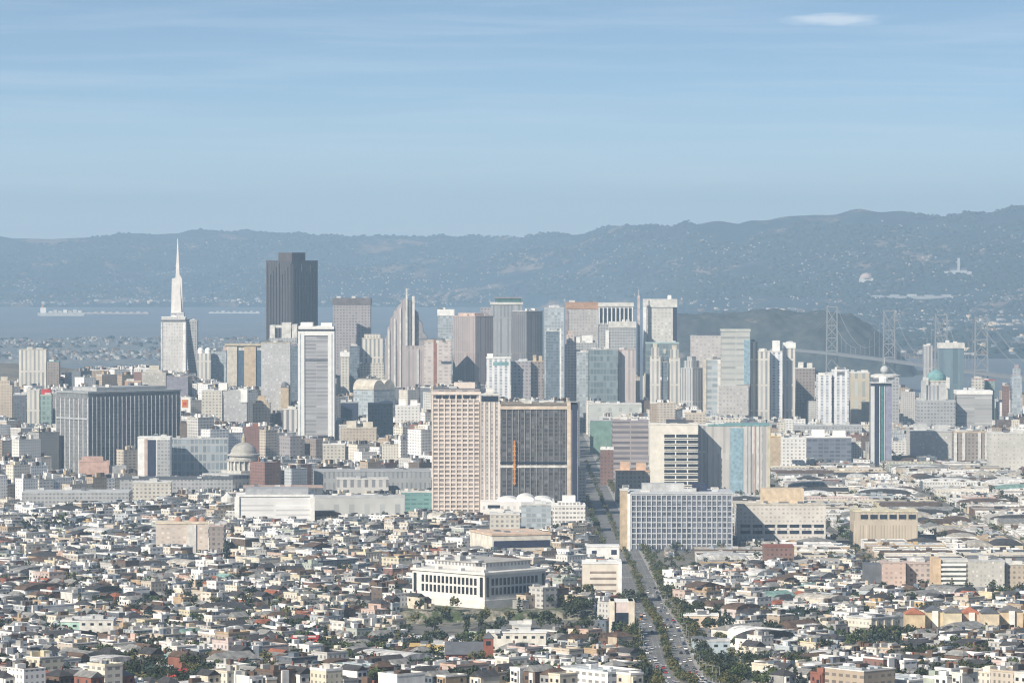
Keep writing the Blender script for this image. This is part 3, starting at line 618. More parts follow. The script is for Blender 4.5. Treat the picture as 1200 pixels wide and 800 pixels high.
simple('civic_block', 'pale stone library block with an ochre centre below the slate slab', 'civic building', 155, None, 200, 566, 584, 4050, 3, 'cream', 'flat', offw, depth=30)
simple('civic_block', 'long grey roofed hall at the far left under the slate slab', 'civic building', 25, None, 150, 578, 592, 4000, 2, 'grey', 'flat', lgrey, depth=50)
simple('apartment_block', 'mauve apartment pair left of the salmon roofed cream block under the framed tower', 'apartment block', 326, 340, 353, 512, 541, 4650, 35, 'mauve', 'flat', mauve)
simple('apartment_block', 'brown and mauve apartment block under the foot of the framed tower', 'apartment block', 356, 370, 378, 515, 541, 4640, 35, 'brown', 'flat', mauve)
simple('apartment_block', 'cream apartment block with a white left edge just below the framed tower', 'apartment block', 378, None, 404, 521, 545, 4600, 0, 'cream', 'flat', white, depth=20)

# ------------------------------------------------------------------ downtown towers
# pyramid with a spire
d = 6000
s = B('pyramid_tower', 'slender white pyramid tower with a needle spire and side wings', 'tower', 190, None, 224, 283, 440, d, 0, depth=41, ref='the white pyramid tower')
pw = P('quartz_panel', (0.68, 0.66, 0.64), wear=.12); sl = lambda z: (s.H - z) / s.H
def tier(name, z0, z1, m, k=17.5, sx=1, parent=None):
    a, b_ = k * sl(z0) + .45, k * sl(z1) + .45; vs = []
    for z, r_ in ((z0, a), (z1, b_)): vs += [(-r_, -r_, z), (r_, -r_, z), (r_, r_, z), (-r_, r_, z)]
    return mesh(name, vs, BOXF, m, parent or s.root)
fp = facade('pyramid_face', (0.60, 0.59, 0.58), (0.18, 0.20, 0.23), 60, 4.2, .99, .45)
zs = s.py(366); tier('shaft', -5, zs, fp, 20); tier('spire', zs + .02, s.H - 9, pw, 11.5); tier('tip_light', s.H - 8.98, s.H + 4, white, 11.5)
z1, z0 = s.py(325), s.py(368)
for sgn, wd in ((-1, 9.4), (1, 7.2)):
    x0 = sgn * 1.5; x1 = sgn * wd
    vs = [(x0, -3, z0), (x1, -3, z0), (x1, 3, z0), (x0, 3, z0), (x0, -3, z1 + (6 if sgn > 0 else 0)), (x1 * .86, -3, z1 - 2), (x1 * .86, 3, z1 - 2), (x0, 3, z1 + (6 if sgn > 0 else 0))]
    mesh('wing', vs, BOXF, pw, s.root)
s = simple(OT, 'pale box tower with a white cornice standing before the pyramid', 'tower', 189, None, 217, 372, 436, 5800, 0, facade('box_face', (0.55, 0.53, 0.51), (0.34, 0.34, 0.35), 3.6, 4.4, .45, .5), 'flat', white, depth=28)
s.b('dark_recess', -s.X - .3, s.X + .3, -s.Y - .35, s.Y, s.py(377), s.py(374.5), dgrey); s.b('corner_pier', s.X - 3.2, s.X + .6, -s.Y - .9, s.Y, 0, s.H - 6, white); s.b('corner_pier', -s.X - .6, -s.X + 1.6, -s.Y - .9, s.Y, 0, s.H - 6, offw)
simple(OT, 'faint grey tower just right of the pale box tower', 'tower', 218, None, 231, 376, 440, 6050, 0, 'grey', 'flat', lgrey, depth=20)
# dark granite tower
s = B(OT, 'very tall dark granite tower with a smaller dark crown on its flat roof', 'tower', 310, 342, 371, 306, 395, 5750, 48, ref='the dark granite tower')
s.body(facade('granite', (0.068, 0.070, 0.088), (0.028, 0.034, 0.05), 3.2, 60, .5, .98, vary=.5))
for i in range(9): s.b('bay', -s.X + s.l1 * (i + .22) / 9, -s.X + s.l1 * (i + .78) / 9, -s.Y - 1.2, -s.Y - .05, 0, s.H - 4 - (i % 3) * 6, MATS['granite'])
for i in range(9): s.b('bay', -s.X - 1.2, -s.X - .05, -s.Y + s.l2 * (i + .22) / 9, -s.Y + s.l2 * (i + .78) / 9, 0, s.H - 3 - (i % 4) * 5, MATS['granite'])
s.pent(P('dark_crown', (0.085, 0.075, 0.085)), .52, s.py(296) - s.H, 0, 0, 'crown'); s.cap(P('dark_crown', (0, 0, 0)), .8, .3)
# white framed tower
s = B(OT, 'white framed grey tower with a black band under its bright stepped top', 'tower', 350, None, 391, 388, 517, 4950, 0, depth=34, ref='the white framed tower')
s.body(facade('framed_core', (0.33, 0.33, 0.35), (0.18, 0.19, 0.22), 60, 4.2, .99, .5)); wf = P('bright_frame', (0.70, 0.70, 0.69), wear=.1)
s.b('frame_side', -s.X - .8, -s.X + 6.6, -s.Y - 1.3, s.Y, 0, s.H, wf); s.b('frame_side', s.X - 6.6, s.X + .8, -s.Y - 1.3, s.Y, 0, s.H, wf); s.b('frame_top', -s.X + 6.7, s.X - 6.7, -s.Y - 1.25, -s.Y - .05, s.H - 5, s.H, wf)
for sg in (-1, 1): s.b('corner_glass', (sg * (s.X - 2.0)) - .5, (sg * (s.X - 2.0)) + .5, -s.Y - 1.5, -s.Y - 1.32, 0, s.H - 3, P('glass_line', (0.35, 0.42, 0.48)))
s.b('louvre_band', -s.X + 6.7, s.X - 6.7, -s.Y - .8, -s.Y - .05, s.py(422.5), s.py(420), dgrey); s.b('dark_band', -s.X - .5, s.X + .5, -s.Y - 1, s.Y, s.H, s.H + 2.4, P('black_band', (0.03, 0.03, 0.04)))
s.b('top_block', -s.X - .3, s.X + .3, -s.Y - .4, s.Y, s.H + 2.4, s.H + 5.8, wf); s.b('top_step', -s.X + 2, -s.X + 16, -s.Y + 3, s.Y - 4, s.H + 5.8, s.H + 10, white); s.b('top_step', s.X - 15, s.X - 2, -s.Y + 3, s.Y - 4, s.H + 5.8, s.H + 9.5, white)
# white arch frames behind it
s = B(OT, 'tower with white open frame crown in front of the dark granite tower base', 'tower', 315, None, 348, 396, 420, 5350, 0, depth=28)
s.body(FA['grey']); 
for (a, b_, t) in ((316, 322, 381), (330, 341, 378), (342, 348, 380)):
    s.b('crown_frame', (a - 331.5) * s.m, (b_ - 331.5) * s.m, -s.Y, s.Y, s.H, s.py(t), offw)
s.b('crown_beam', -15, 16, -s.Y + 1, s.Y - 1, s.py(384), s.py(381.2), offw)
simple(OT, 'broad grey concrete tower with an ochre roof line, right of the curved cream tower', 'tower', 306, None, 340, 402, 482, 5200, 0, facade('broad_grey', (0.44, 0.44, 0.44), (0.33, 0.34, 0.36), 3.4, 4, .5, .5), 'flat', P('ochre_band', (0.5, 0.44, 0.33)), depth=30, ref='the broad grey concrete tower')
simple(OT, 'narrow blue grey slot tower squeezed left of the white framed tower', 'tower', 340.5, None, 350, 405, 475, 5260, 0, 'blue', 'flat', mauve, depth=24)
s = B(OT, 'cream tower with curved edge and dark glass strips, left of the broad grey concrete tower', 'tower', 266, None, 306, 405, 458, 5500, 0, depth=30)
s.body(FA['cream_v'])
for a, b_, m_ in ((0, 12, cream), (12, 20, blueglass), (20, 34, tan), (34, 40, blueglass)): s.b('bay', -s.X + a * s.m, -s.X + b_ * s.m - .2, -s.Y - (2.2 if m_ in (cream, tan) else .5), -s.Y - .02, 0, s.H - (6 if m_ is blueglass else 1), m_)
s.b('roof_line', -s.X - 3, s.X, -s.Y - 2.6, s.Y, s.H, s.H + 2.4, P('ochre_band', (0, 0, 0))); s.b('roof_wing', -s.X - 5, -s.X + 9, -s.Y - 1, s.Y, s.H - 6, s.H - .3, pinkst)
s = B(AT, 'small cream tower topped with two white round tanks, right of the pyramid', 'tower', 231, None, 247, 414, 447, 5700, 0, depth=16)
s.body(FA['cream_v'])
for q in (-.55, .5): lathe('roof_tank', [(4.2, 0), (4.2, 4), (3, 6.5), (1, 7.6)], white, s.root, 12, (q * s.X, 0, s.H))
simple(AT, 'blue grey mid tower right of the tower with two white tanks', 'tower', 247.5, None, 265, 411, 450, 5750, 0, 'pale', 'flat', grey, depth=18)
simple(OT, 'hazy grey tower with a dark top band right of the very tall dark tower', 'tower', 390, None, 434, 357, 420, 6200, 0, 'mauve', 'band', P('smoky_band', (0.16, 0.15, 0.16)), depth=40)
s = simple(OT, 'small white capped narrow tower right of the white framed tower', 'tower', 399, None, 409, 418, 464, 5500, 0, 'cream', 'band', white, depth=12)
simple(OT, 'dark blue narrow tower with a round white roof tank right of the white framed tower', 'tower', 410, None, 421, 406, 442, 5600, 0, 'blue', 'flat', dgrey, depth=14)
s = B(OT, 'stepped cream stone tower left of the pointed twin spires', 'tower', 424, None, 449, 397, 442, 5650, 0, depth=26, ref='the stepped cream stone tower')
s.body(FA['cream_v']); s.b('shoulder', -s.X - 5, s.X + 1, -s.Y - 2, s.Y, 0, s.H - 32, FA['cream']); s.cap(cream, 1, .3); s.b('upper_storeys', -s.X * .8, s.X * .75, -s.Y * .8, s.Y * .8, s.H + 1, s.H + 6, FA['cream'])
# pointed twin spire tower
s = B(OT, 'tapering stone tower with curved shoulders and twin pointed fins', 'tower', 451, None, 503, 405, 455, 5450, 0, depth=36, ref='the twin spired tower')
s.body(facade('jukebox', (0.38, 0.31, 0.30), (0.20, 0.20, 0.23), 5.2, 50, .42, .97)); H1 = s.H
pf = [(0, 0), (.0, 8), (.05, 14), (.05, 22), (.11, 27), (.11, 34), (.19, 39), (.19, 43), (.27, 48), (.31, 52), (.36, 54), (.36, 58), (.44, 60), (.52, 60), (.52, 0)]
prism('left_shell', -s.X, s.X, -s.Y, s.Y - 10, H1, pf, facade('jukebox_up', (0.40, 0.33, 0.32), (0.22, 0.22, 0.25), 4.0, 50, .45, .97), s.root)
pf = [(.56, 0), (.56, 56), (.64, 54), (.66, 46), (.74, 42), (.76, 33), (.84, 28), (.86, 18), (.94, 12), (1, 0)]
prism('right_shell', -s.X, s.X, -s.Y + 8, s.Y - 2, H1, pf, P('shell_stone', (0.27, 0.27, 0.29)), s.root)
s.b('spire_fin', -s.X * .06, s.X * .02, -s.Y - .6, -s.Y + 12, H1, s.py(338), offw); s.b('spire_fin', s.X * .22, s.X * .34, -s.Y + 2, -s.Y + 14, H1, s.py(347), offw)
s.b('slot', s.X * .04, s.X * .2, -s.Y + 1, s.Y - 6, H1, s.py(352), dgrey)
for i, x in enumerate((-.82, -.55, -.3)): s.b('rib', x * s.X - 1, x * s.X + 1, -s.Y - 1.4, -s.Y - .02, 0, H1 + 20 + i * 14, offw)
for x in (.5, .85): s.b('rib', x * s.X - 1, x * s.X + 1, -s.Y - 1.2, -s.Y - .02, 0, H1 - 4, lgrey)
simple(OT, 'small tower with a bright white cap between the twin spires and the brown stone tower', 'tower', 513, None, 532, 370, 410, 5900, 0, 'pale', 'band', white, depth=20)
s = simple(OT, 'cream banded tower behind the reddish mast, right of the twin spires', 'tower', 497, None, 529, 400, 445, 5400, 0, facade('banded_cream', (0.54, 0.46, 0.42), (0.28, 0.27, 0.28), 7, 4.5, .6, .5), 'flat', tan, depth=26)
s = B('tower_crane', 'thin rusty brown tower crane mast with a flat jib above the pink slab', 'crane', 508, None, 512, 398, 452, 5300, 0, depth=3)
s.body(P('rusty_steel', (0.28, 0.13, 0.09)), name='mast'); s.b('jib', -22, 12, -1, 1, s.H, s.H + 1.8, dgrey); s.b('cab', 1, 4.5, -3.2, -1.2, s.H - 4, s.H - .6, offw); s.b('counterweight', 9, 13, -1.4, 1.4, s.H - 3, s.H - .1, dgrey)
s = simple(OT, 'brown pink stone tower with a darker right face left of the green capped tower', 'tower', 530, 557, 578, 371, 452, 5500, 40, facade('pinkbrown', (0.36, 0.28, 0.27), (0.20, 0.18, 0.20), 4.2, 50, .45, .97), 'flat', pinkst, ref='the brown pink stone tower')
s.pent(P('pink_roof', (0.55, 0.42, 0.36)), .72, 3.5, z=s.H + .9)
s = B(OT, 'grey tower with a stepped left shoulder and a flat dark green cap', 'tower', 575, None, 612, 357, 440, 5900, 0, depth=34, ref='the green capped tower')
s.body(facade('green_capped', (0.30, 0.33, 0.35), (0.16, 0.19, 0.22), 5, 50, .5, .97)); s.b('shoulder', -s.X - 14, -s.X - .1, -s.Y + 6, s.Y, 0, s.H - 4, FA['mauve']); s.b('top_band', -s.X - 1, s.X + 1, -s.Y - 1, s.Y, s.H, s.H + 3.5, offw)
s.b('green_cap', -s.X + 6, s.X - 1, -s.Y + 2, s.Y - 4, s.H + 3.5, s.H + 9, P('green_cap', (0.05, 0.13, 0.12))); s.b('cap_rim', -s.X + 5, s.X, -s.Y + 1, s.Y - 3, s.H + 9, s.H + 10.2, mauve)
simple(OT, 'dark grey tower with an almost black right face right of the green capped tower', 'tower', 600, 617, 636, 365, 445, 5500, 42, facade('darkpair', (0.16, 0.16, 0.175), (0.09, 0.10, 0.13), 4, 50, .5, .97), 'flat', lgrey, ref='the dark grey tower')
s = B(OT, 'bright white office block with a dark recess under its roof, above the dark glass block', 'tower', 570, None, 598, 420, 468, 5000, 0, depth=24)
s.body(FA['white_v']); s.b('recess', -s.X + 8, s.X - 2, -s.Y - .2, -s.Y + .0, s.H - 8, s.H - 4, tealm); s.cap(white, 1.6, .5); s.pent(white, .25, 4, -.7, 0, z=s.H + 1.6)
simple(OT, 'mauve tower with a pale edge right of the bright white office block', 'tower', 599, None, 622, 424, 470, 5050, 0, 'mauve', 'flat', lgrey, depth=24)
simple(OT, 'small grey tower with orange and blue roof pieces above the dark glass office block', 'tower', 622.5, None, 637, 424, 472, 5080, 0, 'brown', 'two', tan, depth=20)
simple(OT, 'pale blue glass tower behind the upper right corner of the dark glass block', 'tower', 638, None, 661, 361, 470, 5450, 0, 'pale', 'flat', lgrey, depth=28, ref='the pale blue glass tower')
s = simple(OT, 'slim blue glass slab in front of the pale blue glass tower', 'tower', 640, None, 657, 388, 470, 5300, 0, 'blue', 'flat', offw, depth=18)
s.b('white_edge', s.X - 1.2, s.X + .8, -s.Y - .8, s.Y, 0, s.H + 3, white)
s = simple(OT, 'grey tower with a rusty orange roof band left of the white topped window grid tower', 'tower', 663, None, 701, 362, 400, 5900, 0, facade('rust_top', (0.40, 0.38, 0.37), (0.25, 0.25, 0.27), 4, 4.4, .5, .5), 'band', P('rust_band', (0.42, 0.26, 0.17)), depth=36)
s.b('side_strip', -s.X - .8, -s.X + 3, -s.Y - .9, s.Y, 0, s.H - 1, mauve)
s = simple(OT, 'low stepped block with bright white roof boxes below the rusty banded tower', 'office block', 668, None, 700, 402, 412, 5500, 0, 'grey', 'flat', offw, depth=30)
s.b('roof_box', -s.X + 3, -s.X + 13, -s.Y, s.Y - 4, s.H + .9, s.H + 8, white); s.b('roof_box', -s.X + 15, s.X - 6, -s.Y + 2, s.Y, s.H + .9, s.H + 10, white)
s = B(OT, 'tower with a white top and a row of tall dark window slots', 'tower', 702, None, 742, 359, 400, 5850, 0, depth=36, ref='the tall slotted tower')
s.body(FA['grey']); s.cap(offw, 5, .8)
for i in range(8): s.b('window_slot', -s.X + 1.6 + i * 5.7, -s.X + 4.9 + i * 5.7, -s.Y - .3, -s.Y - .02, s.py(378), s.py(361), darkglass)
for i in range(9): s.b('rib', -s.X - .6 + i * 5.7, -s.X + .9 + i * 5.7, -s.Y - 1, -s.Y - .02, s.py(380), s.py(360), white)
s = simple(OT, 'grey tower with a bright white cap in front of the tower with tall slots', 'tower', 714, None, 745, 384, 412, 5600, 0, 'grey', 'band', offw, depth=26)
s.b('left_pier', -s.X - 4.5, -s.X - .1, -s.Y - 1, s.Y, 0, s.H - 4, white)
simple(OT, 'blue glass curved tower above the pale roofed halls by the avenue', 'tower', 690, None, 724, 410, 472, 5250, 0, 'teal', 'flat', grey, depth=26, ref='the blue green glass tower')
simple(OT, 'pinkish ribbed tower right of the blue green glass tower', 'tower', 725, None, 745, 410, 470, 5280, 0, facade('pink_ribs', (0.50, 0.42, 0.40), (0.28, 0.25, 0.26), 5.2, 40, .5, .97), 'flat', pinkst, depth=24)
simple(OT, 'slim pale turquoise tower left of the blue green glass tower', 'tower', 676, None, 689, 413, 470, 5350, 0, 'pale', 'flat', offw, depth=18)
simple(AT, 'grey and pink mixed tower with a small peak right of the pale blue glass tower', 'tower', 662, None, 675, 404, 468, 5380, 0, 'pink', 'step', pinkst, depth=18)
s = B(OT, 'cream tower with a bright cap and dark right side above the grey apartment towers', 'tower', 755, None, 793, 360, 408, 5700, 0, depth=34, ref='the bright capped cream tower')
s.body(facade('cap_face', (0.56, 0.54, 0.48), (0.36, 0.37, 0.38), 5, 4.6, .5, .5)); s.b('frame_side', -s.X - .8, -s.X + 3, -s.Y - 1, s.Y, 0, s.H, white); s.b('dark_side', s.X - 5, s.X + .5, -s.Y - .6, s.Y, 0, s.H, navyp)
s.b('cap_block', -s.X - 1, s.X + .7, -s.Y - 1.1, s.Y, s.H, s.py(350.5), offw); s.b('roof_mast', 10, 15, -3, 3, s.py(350.5), s.py(346), white)
s = simple(OT, 'teal roofed low tower under the bright capped cream tower', 'tower', 757, None, 796, 402, 430, 5450, 0, 'teal', 'flat', P('pale_teal', (0.40, 0.55, 0.55)), depth=26)
s = B('lattice_mast', 'thin pinkish mast standing between the slot tower and the bright capped tower', 'mast', 747, None, 750, 346, 420, 5650, 0, depth=2); s.body(P('pink_steel', (0.5, 0.42, 0.4)), name='mast')
s.b('antenna', -.4, .4, -.4, .4, s.H, s.H + 8, lgrey)
for i, (a, b_, t, f_, lb) in enumerate(((762, 774, 418, 'cream_v', 'cream striped apartment tower, left of three thin ones under the teal roofed tower'), (776, 782, 424, 'blue', 'thin dark blue glass apartment tower between two cream striped ones'), (784, 797, 420, 'cream_v', 'cream striped apartment tower, right of three thin ones under the teal roofed tower'))):
    simple(AT, lb, 'tower', a, None, b_, t, 474, 5150 + i * 10, 0, f_, 'step', cream, depth=16)
simple(OT, 'rounded grey tower with pale ribs left of the slim white framed blue tower', 'tower', 798, 812, 824, 432, 478, 5100, 42, 'grey_v', 'step', grey)
s = simple(OT, 'slim tower with a white frame round a blue glass front', 'tower', 825, None, 844, 422, 486, 5060, 0, facade('blue_banded', (0.38, 0.42, 0.44), (0.14, 0.20, 0.25), 40, 7, .98, .55), 'flat', offw, depth=18, ref='the white framed blue tower')
s.b('frame_side', -s.X - .6, -s.X + 3, -s.Y - 1, s.Y, 0, s.H + 1, cream); s.b('frame_side', s.X - 3, s.X + .6, -s.Y - 1, s.Y, 0, s.H + 1, offw)
s = simple(OT, 'broad pinkish grey tower with a dark roof box behind the white framed blue tower', 'tower', 810, None, 847, 394, 440, 5350, 0, facade('pink_broad', (0.47, 0.43, 0.41), (0.34, 0.32, 0.33), 5, 4.5, .5, .45), 'flat', lgrey, depth=30)
s.pent(P('dark_box', (0.08, 0.1, 0.14)), .7, 4, .05, 0, z=s.H + .9)
s = B(OT, 'big pale olive tower with dark horizontal bands and a step halfway down', 'tower', 846, None, 879, 388, 492, 5000, 0, depth=32, ref='the big pale olive tower')
s.body(facade('olive', (0.43, 0.44, 0.40), (0.22, 0.24, 0.24), 60, 7, .98, .35)); s.cap(P('pale_olive', (0.52, 0.54, 0.50)), 2.2, .8); s.b('glass_side', s.X - 7, s.X + .3, -s.Y - .7, s.Y, s.py(450), s.H - 10, paleglass)
s.b('podium', -s.X - 3, s.X - 2, -s.Y - 5, s.Y, 0, s.py(452), facade('podium_face', (0.46, 0.43, 0.40), (0.28, 0.27, 0.28), 4, 4.4, .5, .5)); s.units(3, 88)
simple(AT, 'slim cream striped tower standing right of the big pale olive tower', 'tower', 880, None, 888, 401, 492, 5040, 0, 'cream_v', 'flat', cream, depth=16)
simple(AT, 'cream apartment tower with dark slot, second right of the big pale olive tower', 'tower', 889, None, 902, 412, 494, 4980, 0, 'cream_v', 'flat', offw, depth=18)
s = simple(AT, 'cream apartment tower with a tall white roof box right of the olive tower', 'tower', 903, None, 917, 412, 494, 5020, 0, 'white_v', 'flat', offw, depth=18); s.pent(white, .6, 12, 0, 0, z=s.H + .9)
simple(AT, 'beige apartment tower with a white cap, last of the row right of the olive tower', 'tower', 919, None, 932, 408, 494, 5060, 0, 'cream_v', 'band', white, depth=18, ref='the beige apartment towers')
simple(OT, 'low brown and blue block right of the beige apartment towers', 'office block', 933, None, 955, 432, 470, 5300, 0, 'brown', 'two', offw, depth=20)
s = simple(AT, 'left half of the twin bluish white apartment towers on the right', 'tower', 958, None, 975, 440, 496, 4900, 0, 'white_v', 'flat', white, depth=20)
s = simple(AT, 'taller right half of the twin bluish white apartment towers on the right', 'tower', 976, None, 995, 434, 496, 4910, 0, 'white_v', 'flat', white, depth=20, ref='the twin bluish white towers'); s.b('recess', -s.X + 5, s.X - 5, -s.Y - .3, -s.Y - .02, s.H - 5, s.H - 1.5, dgrey); s.pent(dgrey, .4, 2.5, z=s.H + .9)
s = simple(OT, 'ochre and white framed block beside the twin bluish white towers', 'office block', 997, None, 1019, 437, 496, 5100, 0, facade('ochre_frame', (0.52, 0.44, 0.30), (0.20, 0.30, 0.34), 9, 22, .4, .85), 'flat', white, depth=22)
# disc topped building and the striped tower before it
s = B(OT, 'grey tower with a wide flat white disc roof and a ball dome on top', 'tower', 1024, None, 1054, 442, 500, 5000, 0, depth=28, ref='the disc topped tower')
s.body(FA['grey']); lathe('disc_roof', [(12, -5), (17.5, 0), (17.5, 2.2), (12, 3.6)], offw, s.root, 28, (0, 0, s.H)); lathe('ball_dome', [(3, 0), (4.6, 2), (5, 4.4), (4, 6.8), (2, 8.2), (.4, 8.8)], lgrey, s.root, 18, (-1, 0, s.H + 4.5)); lathe('spindle', [(.5, 0), (.3, 8)], lgrey, s.root, 6, (-1, 0, s.H + 15))
s = B(AT, 'slim tower with a white left edge and dark blue and green glass stripes', 'tower', 1021, None, 1045, 449, 538, 4500, 0, depth=22, ref='the blue striped tower')
s.body(darkglass); cw = P('stripe_white', (0.56, 0.58, 0.60), wear=.1)
for a, b_, m_, o in ((-.02, .17, cw, .8), (.20, .36, navyp, .3), (.40, .44, cw, .7), (.48, .62, tealglass, .3), (.64, .67, cw, .7), (.70, 1.01, P('lilac_wall', (0.26, 0.27, 0.36)), .5)): s.b('stripe', -s.X + s.l1 * a, -s.X + s.l1 * b_, -s.Y - o, -s.Y - .02, 0, s.H - 3, m_)
s.cap(lgrey, 1.2, .3); lathe('roof_drum', [(5, 0), (5, 4), (3, 6)], white, s.root, 12, (3, -2, s.H + 1.2)); s.pent(dgrey, .3, 3, -.5, 0, z=s.H + 1.2)
# deco stone tower and its green domed companion
s = B(OT, 'set back grey stone tower with tall thin shoulders at far right', 'tower', 1076, None, 1120, 470, 505, 4700, 0, depth=34)
s.body(FA['grey']); s.b('upper_storeys', -s.X + 7, s.X - 11, -8, 8, s.H, s.py(452), FA['grey_v']); s.b('shoulder', -s.X + 5, -s.X + 10, -10, 2, s.H, s.py(446), lgrey); s.b('shoulder', s.X - 15, s.X - 10, -10, 2, s.H, s.py(449), lgrey); s.cap(lgrey, 1, .3)
s = B(OT, 'cream stone tower crowned by a blue green rounded dome at far right', 'tower', 1086, None, 1111, 447, 472, 4860, 0, depth=24, ref='the green domed stone tower')
s.body(FA['cream_v']); s.cap(cream, 1.2, .5)
for q in (-1, 1):
    for q2 in (-1, 1): s.b('turret', q * s.X - 2, q * s.X + 2, q2 * s.Y - 2, q2 * s.Y + 2, s.H - 8, s.H + 4.5, offw)
lathe('green_dome', [(11, 0), (11.4, 3), (9.5, 7), (6, 10), (2.5, 11.6), (.4, 13)], tealm, s.root, 20, (0, 0, s.H + 1.2))
simple(OT, 'hazy thin pale tower left of the teal glass tower at far right', 'tower', 1083, None, 1093, 406, 446, 5600, 0, 'grey_v', 'flat', lgrey, depth=14)
simple(OT, 'teal glass tower with a bright white cap behind the green domed stone tower', 'tower', 1101, None, 1130, 408, 460, 5400, 0, facade('teal_tall', (0.10, 0.20, 0.25), (0.06, 0.13, 0.18), 9, 60, .7, .98), 'band', offw, depth=26, ref='the white capped teal tower')
simple(OT, 'broad grey block with a bright white roof edge at far right', 'office block', 1122, None, 1163, 462, 504, 4750, 0, facade('broad_band', (0.36, 0.36, 0.36), (0.25, 0.25, 0.26), 60, 4, .99, .4), 'band', white, depth=32, ref='the white edged grey block')
simple(OT, 'small greenish slab with a red top at the right edge skyline', 'tower', 1155, None, 1166, 446, 470, 5300, 0, 'green', 'flat', redp, depth=14)
simple(OT, 'thin pale slab next to the right picture edge on the skyline', 'tower', 1140, None, 1153, 444, 468, 5250, 0, 'cream', 'flat', pinkst, depth=14)
simple(AT, 'thin reddish tower second from the right edge on the skyline', 'tower', 1176, None, 1183, 452, 490, 5200, 0, 'brick', 'flat', pinkst, depth=12)
simple(AT, 'narrow blue grey tower touching the right picture edge', 'tower', 1186, None, 1198, 440, 490, 5200, 0, 'pale', 'step', mauve, depth=14)
simple('office_block', 'grey block with a blue roof box below the deco stone tower at right', 'office block', 1066, None, 1118, 506, 534, 4450, 0, facade('mid_grey', (0.47, 0.46, 0.43), (0.38, 0.37, 0.36), 3.4, 3.6, .4, .5), 'two', lgrey, depth=34)
s = simple('office_block', 'beige portal framed block with a brown centre at far right', 'office block', 1119, None, 1158, 507, 538, 4400, 0, 'brown', 'flat', tan, depth=28)
for t in (-.95, -.45, .5, .92): s.b('frame_pier', t * s.X - 1.6, t * s.X + 1.6, -s.Y - 1.2, -s.Y - .02, 0, s.H, offw)
simple('apartment_block', 'beige apartment slab with tiny windows at the right edge above the low roofs', 'apartment block', 1160, None, 1204, 508, 545, 4380, 0, facade('edge_beige', (0.52, 0.50, 0.44), (0.30, 0.29, 0.27), 4, 4, .35, .4), 'flat', offw, depth=26)
simple('office_block', 'low dark blue glass block with a white roof left of the striped tower', 'office block', 946, None, 998, 513, 536, 4480, 0, facade('low_blue', (0.14, 0.17, 0.24), (0.05, 0.07, 0.12), 6, 4, .8, .6), 'two', white, depth=36, ref='the low blue block')
simple('office_block', 'white cube shaped block left of the low dark blue glass block', 'office block', 916, None, 945, 514, 542, 4500, 0, 'white', 'flat', white, depth=26)
simple('office_block', 'beige block with a big blue window left of the white cube shaped block', 'office block', 902.5, None, 915, 512, 545, 4480, 0, tan, 'flat', yellowp, depth=22)
simple('office_block', 'long low grey hall stretching above the low dark blue glass block', 'office block', 932, None, 1010, 499, 510, 4950, 0, 'grey', 'flat', lgrey, depth=30)
simple('hall', 'pale roofed exhibition hall above the green netted block beside the avenue', 'hall', 690, None, 752, 474, 490, 4950, 0, facade('exhib', (0.46, 0.49, 0.46), (0.30, 0.34, 0.34), 12, 9, .3, .5), 'flat', offw, depth=45, ref='the pale roofed exhibition hall')
simple('office_block', 'block wrapped in green netting beside the far end of the avenue', 'office block', 692, None, 717, 493, 524, 4500, 0, greenp, 'flat', lgrey, depth=28, ref='the green netted block')
simple('shop_block', 'narrow white and red block right of the avenue below the green netted block', 'commercial block', 704, None, 719, 527, 560, 4150, 0, 'brick', 'flat', white, depth=20)
# far left group
s = simple(AT, 'cream twin slab apartment tower on the hill at far left', 'tower', 22, None, 54, 410, 455, 5650, 0, 'cream_v', 'flat', cream, depth=22, ref='the cream twin slab')
simple(AT, 'darker reddish slab behind the cream twin slab tower at far left', 'tower', 55, None, 69, 424, 456, 5750, 0, 'brown', 'flat', tealm, depth=16)
simple('apartment_block', 'rounded beige apartment block at the left picture edge', 'apartment block', -6, None, 14, 452, 492, 5300, 0, 'tan', 'step', cream, depth=18)
simple('apartment_block', 'dark blue block right of the rounded beige block at left edge', 'apartment block', 15, None, 30, 463, 495, 5250, 0, 'slate', 'flat', grey, depth=18)
simple('apartment_block', 'cream striped block just left of the dark slate slab', 'apartment block', 31, None, 46, 457, 502, 5100, 0, 'cream_v', 'flat', offw, depth=18)
s = simple('apartment_block', 'green and cream block with a red roof box left of the slate slab', 'apartment block', 47, None, 60, 463, 502, 5120, 0, 'green', 'flat', cream, depth=16); s.pent(redp, .8, 6, z=s.H + .9)
simple(OT, 'grey beige flat topped block peeping over the dark slate slab', 'office block', 166, None, 194, 437, 462, 5350, 0, facade('beigegrey', (0.42, 0.40, 0.36), (0.33, 0.32, 0.31), 3.5, 4, .5, .5), 'step', cream, depth=22)
simple(OT, 'purple grey plain block right above the dark slate slab', 'office block', 195, None, 220, 442, 470, 5250, 0, P('purple_grey', (0.24, 0.24, 0.29)), 'flat', mauve, depth=24)
simple('apartment_block', 'small orange brick block above the dark slate slab', 'apartment block', 146, None, 165, 447, 460, 5500, 0, P('orange_brick', (0.52, 0.32, 0.22)), 'flat', cream, depth=16)
s = B('office_block', 'small white tower with an orange square sign panel right of the slate slab', 'office block', 211, None, 223, 466, 487, 4950, 0, depth=10, ref='the orange sign tower')
s.body(white); s.b('sign_panel', -s.X + 2.0, s.X - 3, -s.Y - .5, -s.Y - .02, s.py(477), s.py(468), orange); s.b('sign_mark', -s.X + 3.4, s.X - 5, -s.Y - .9, -s.Y - .52, s.py(474.5), s.py(471), redp); s.cap(white, .6, .2)
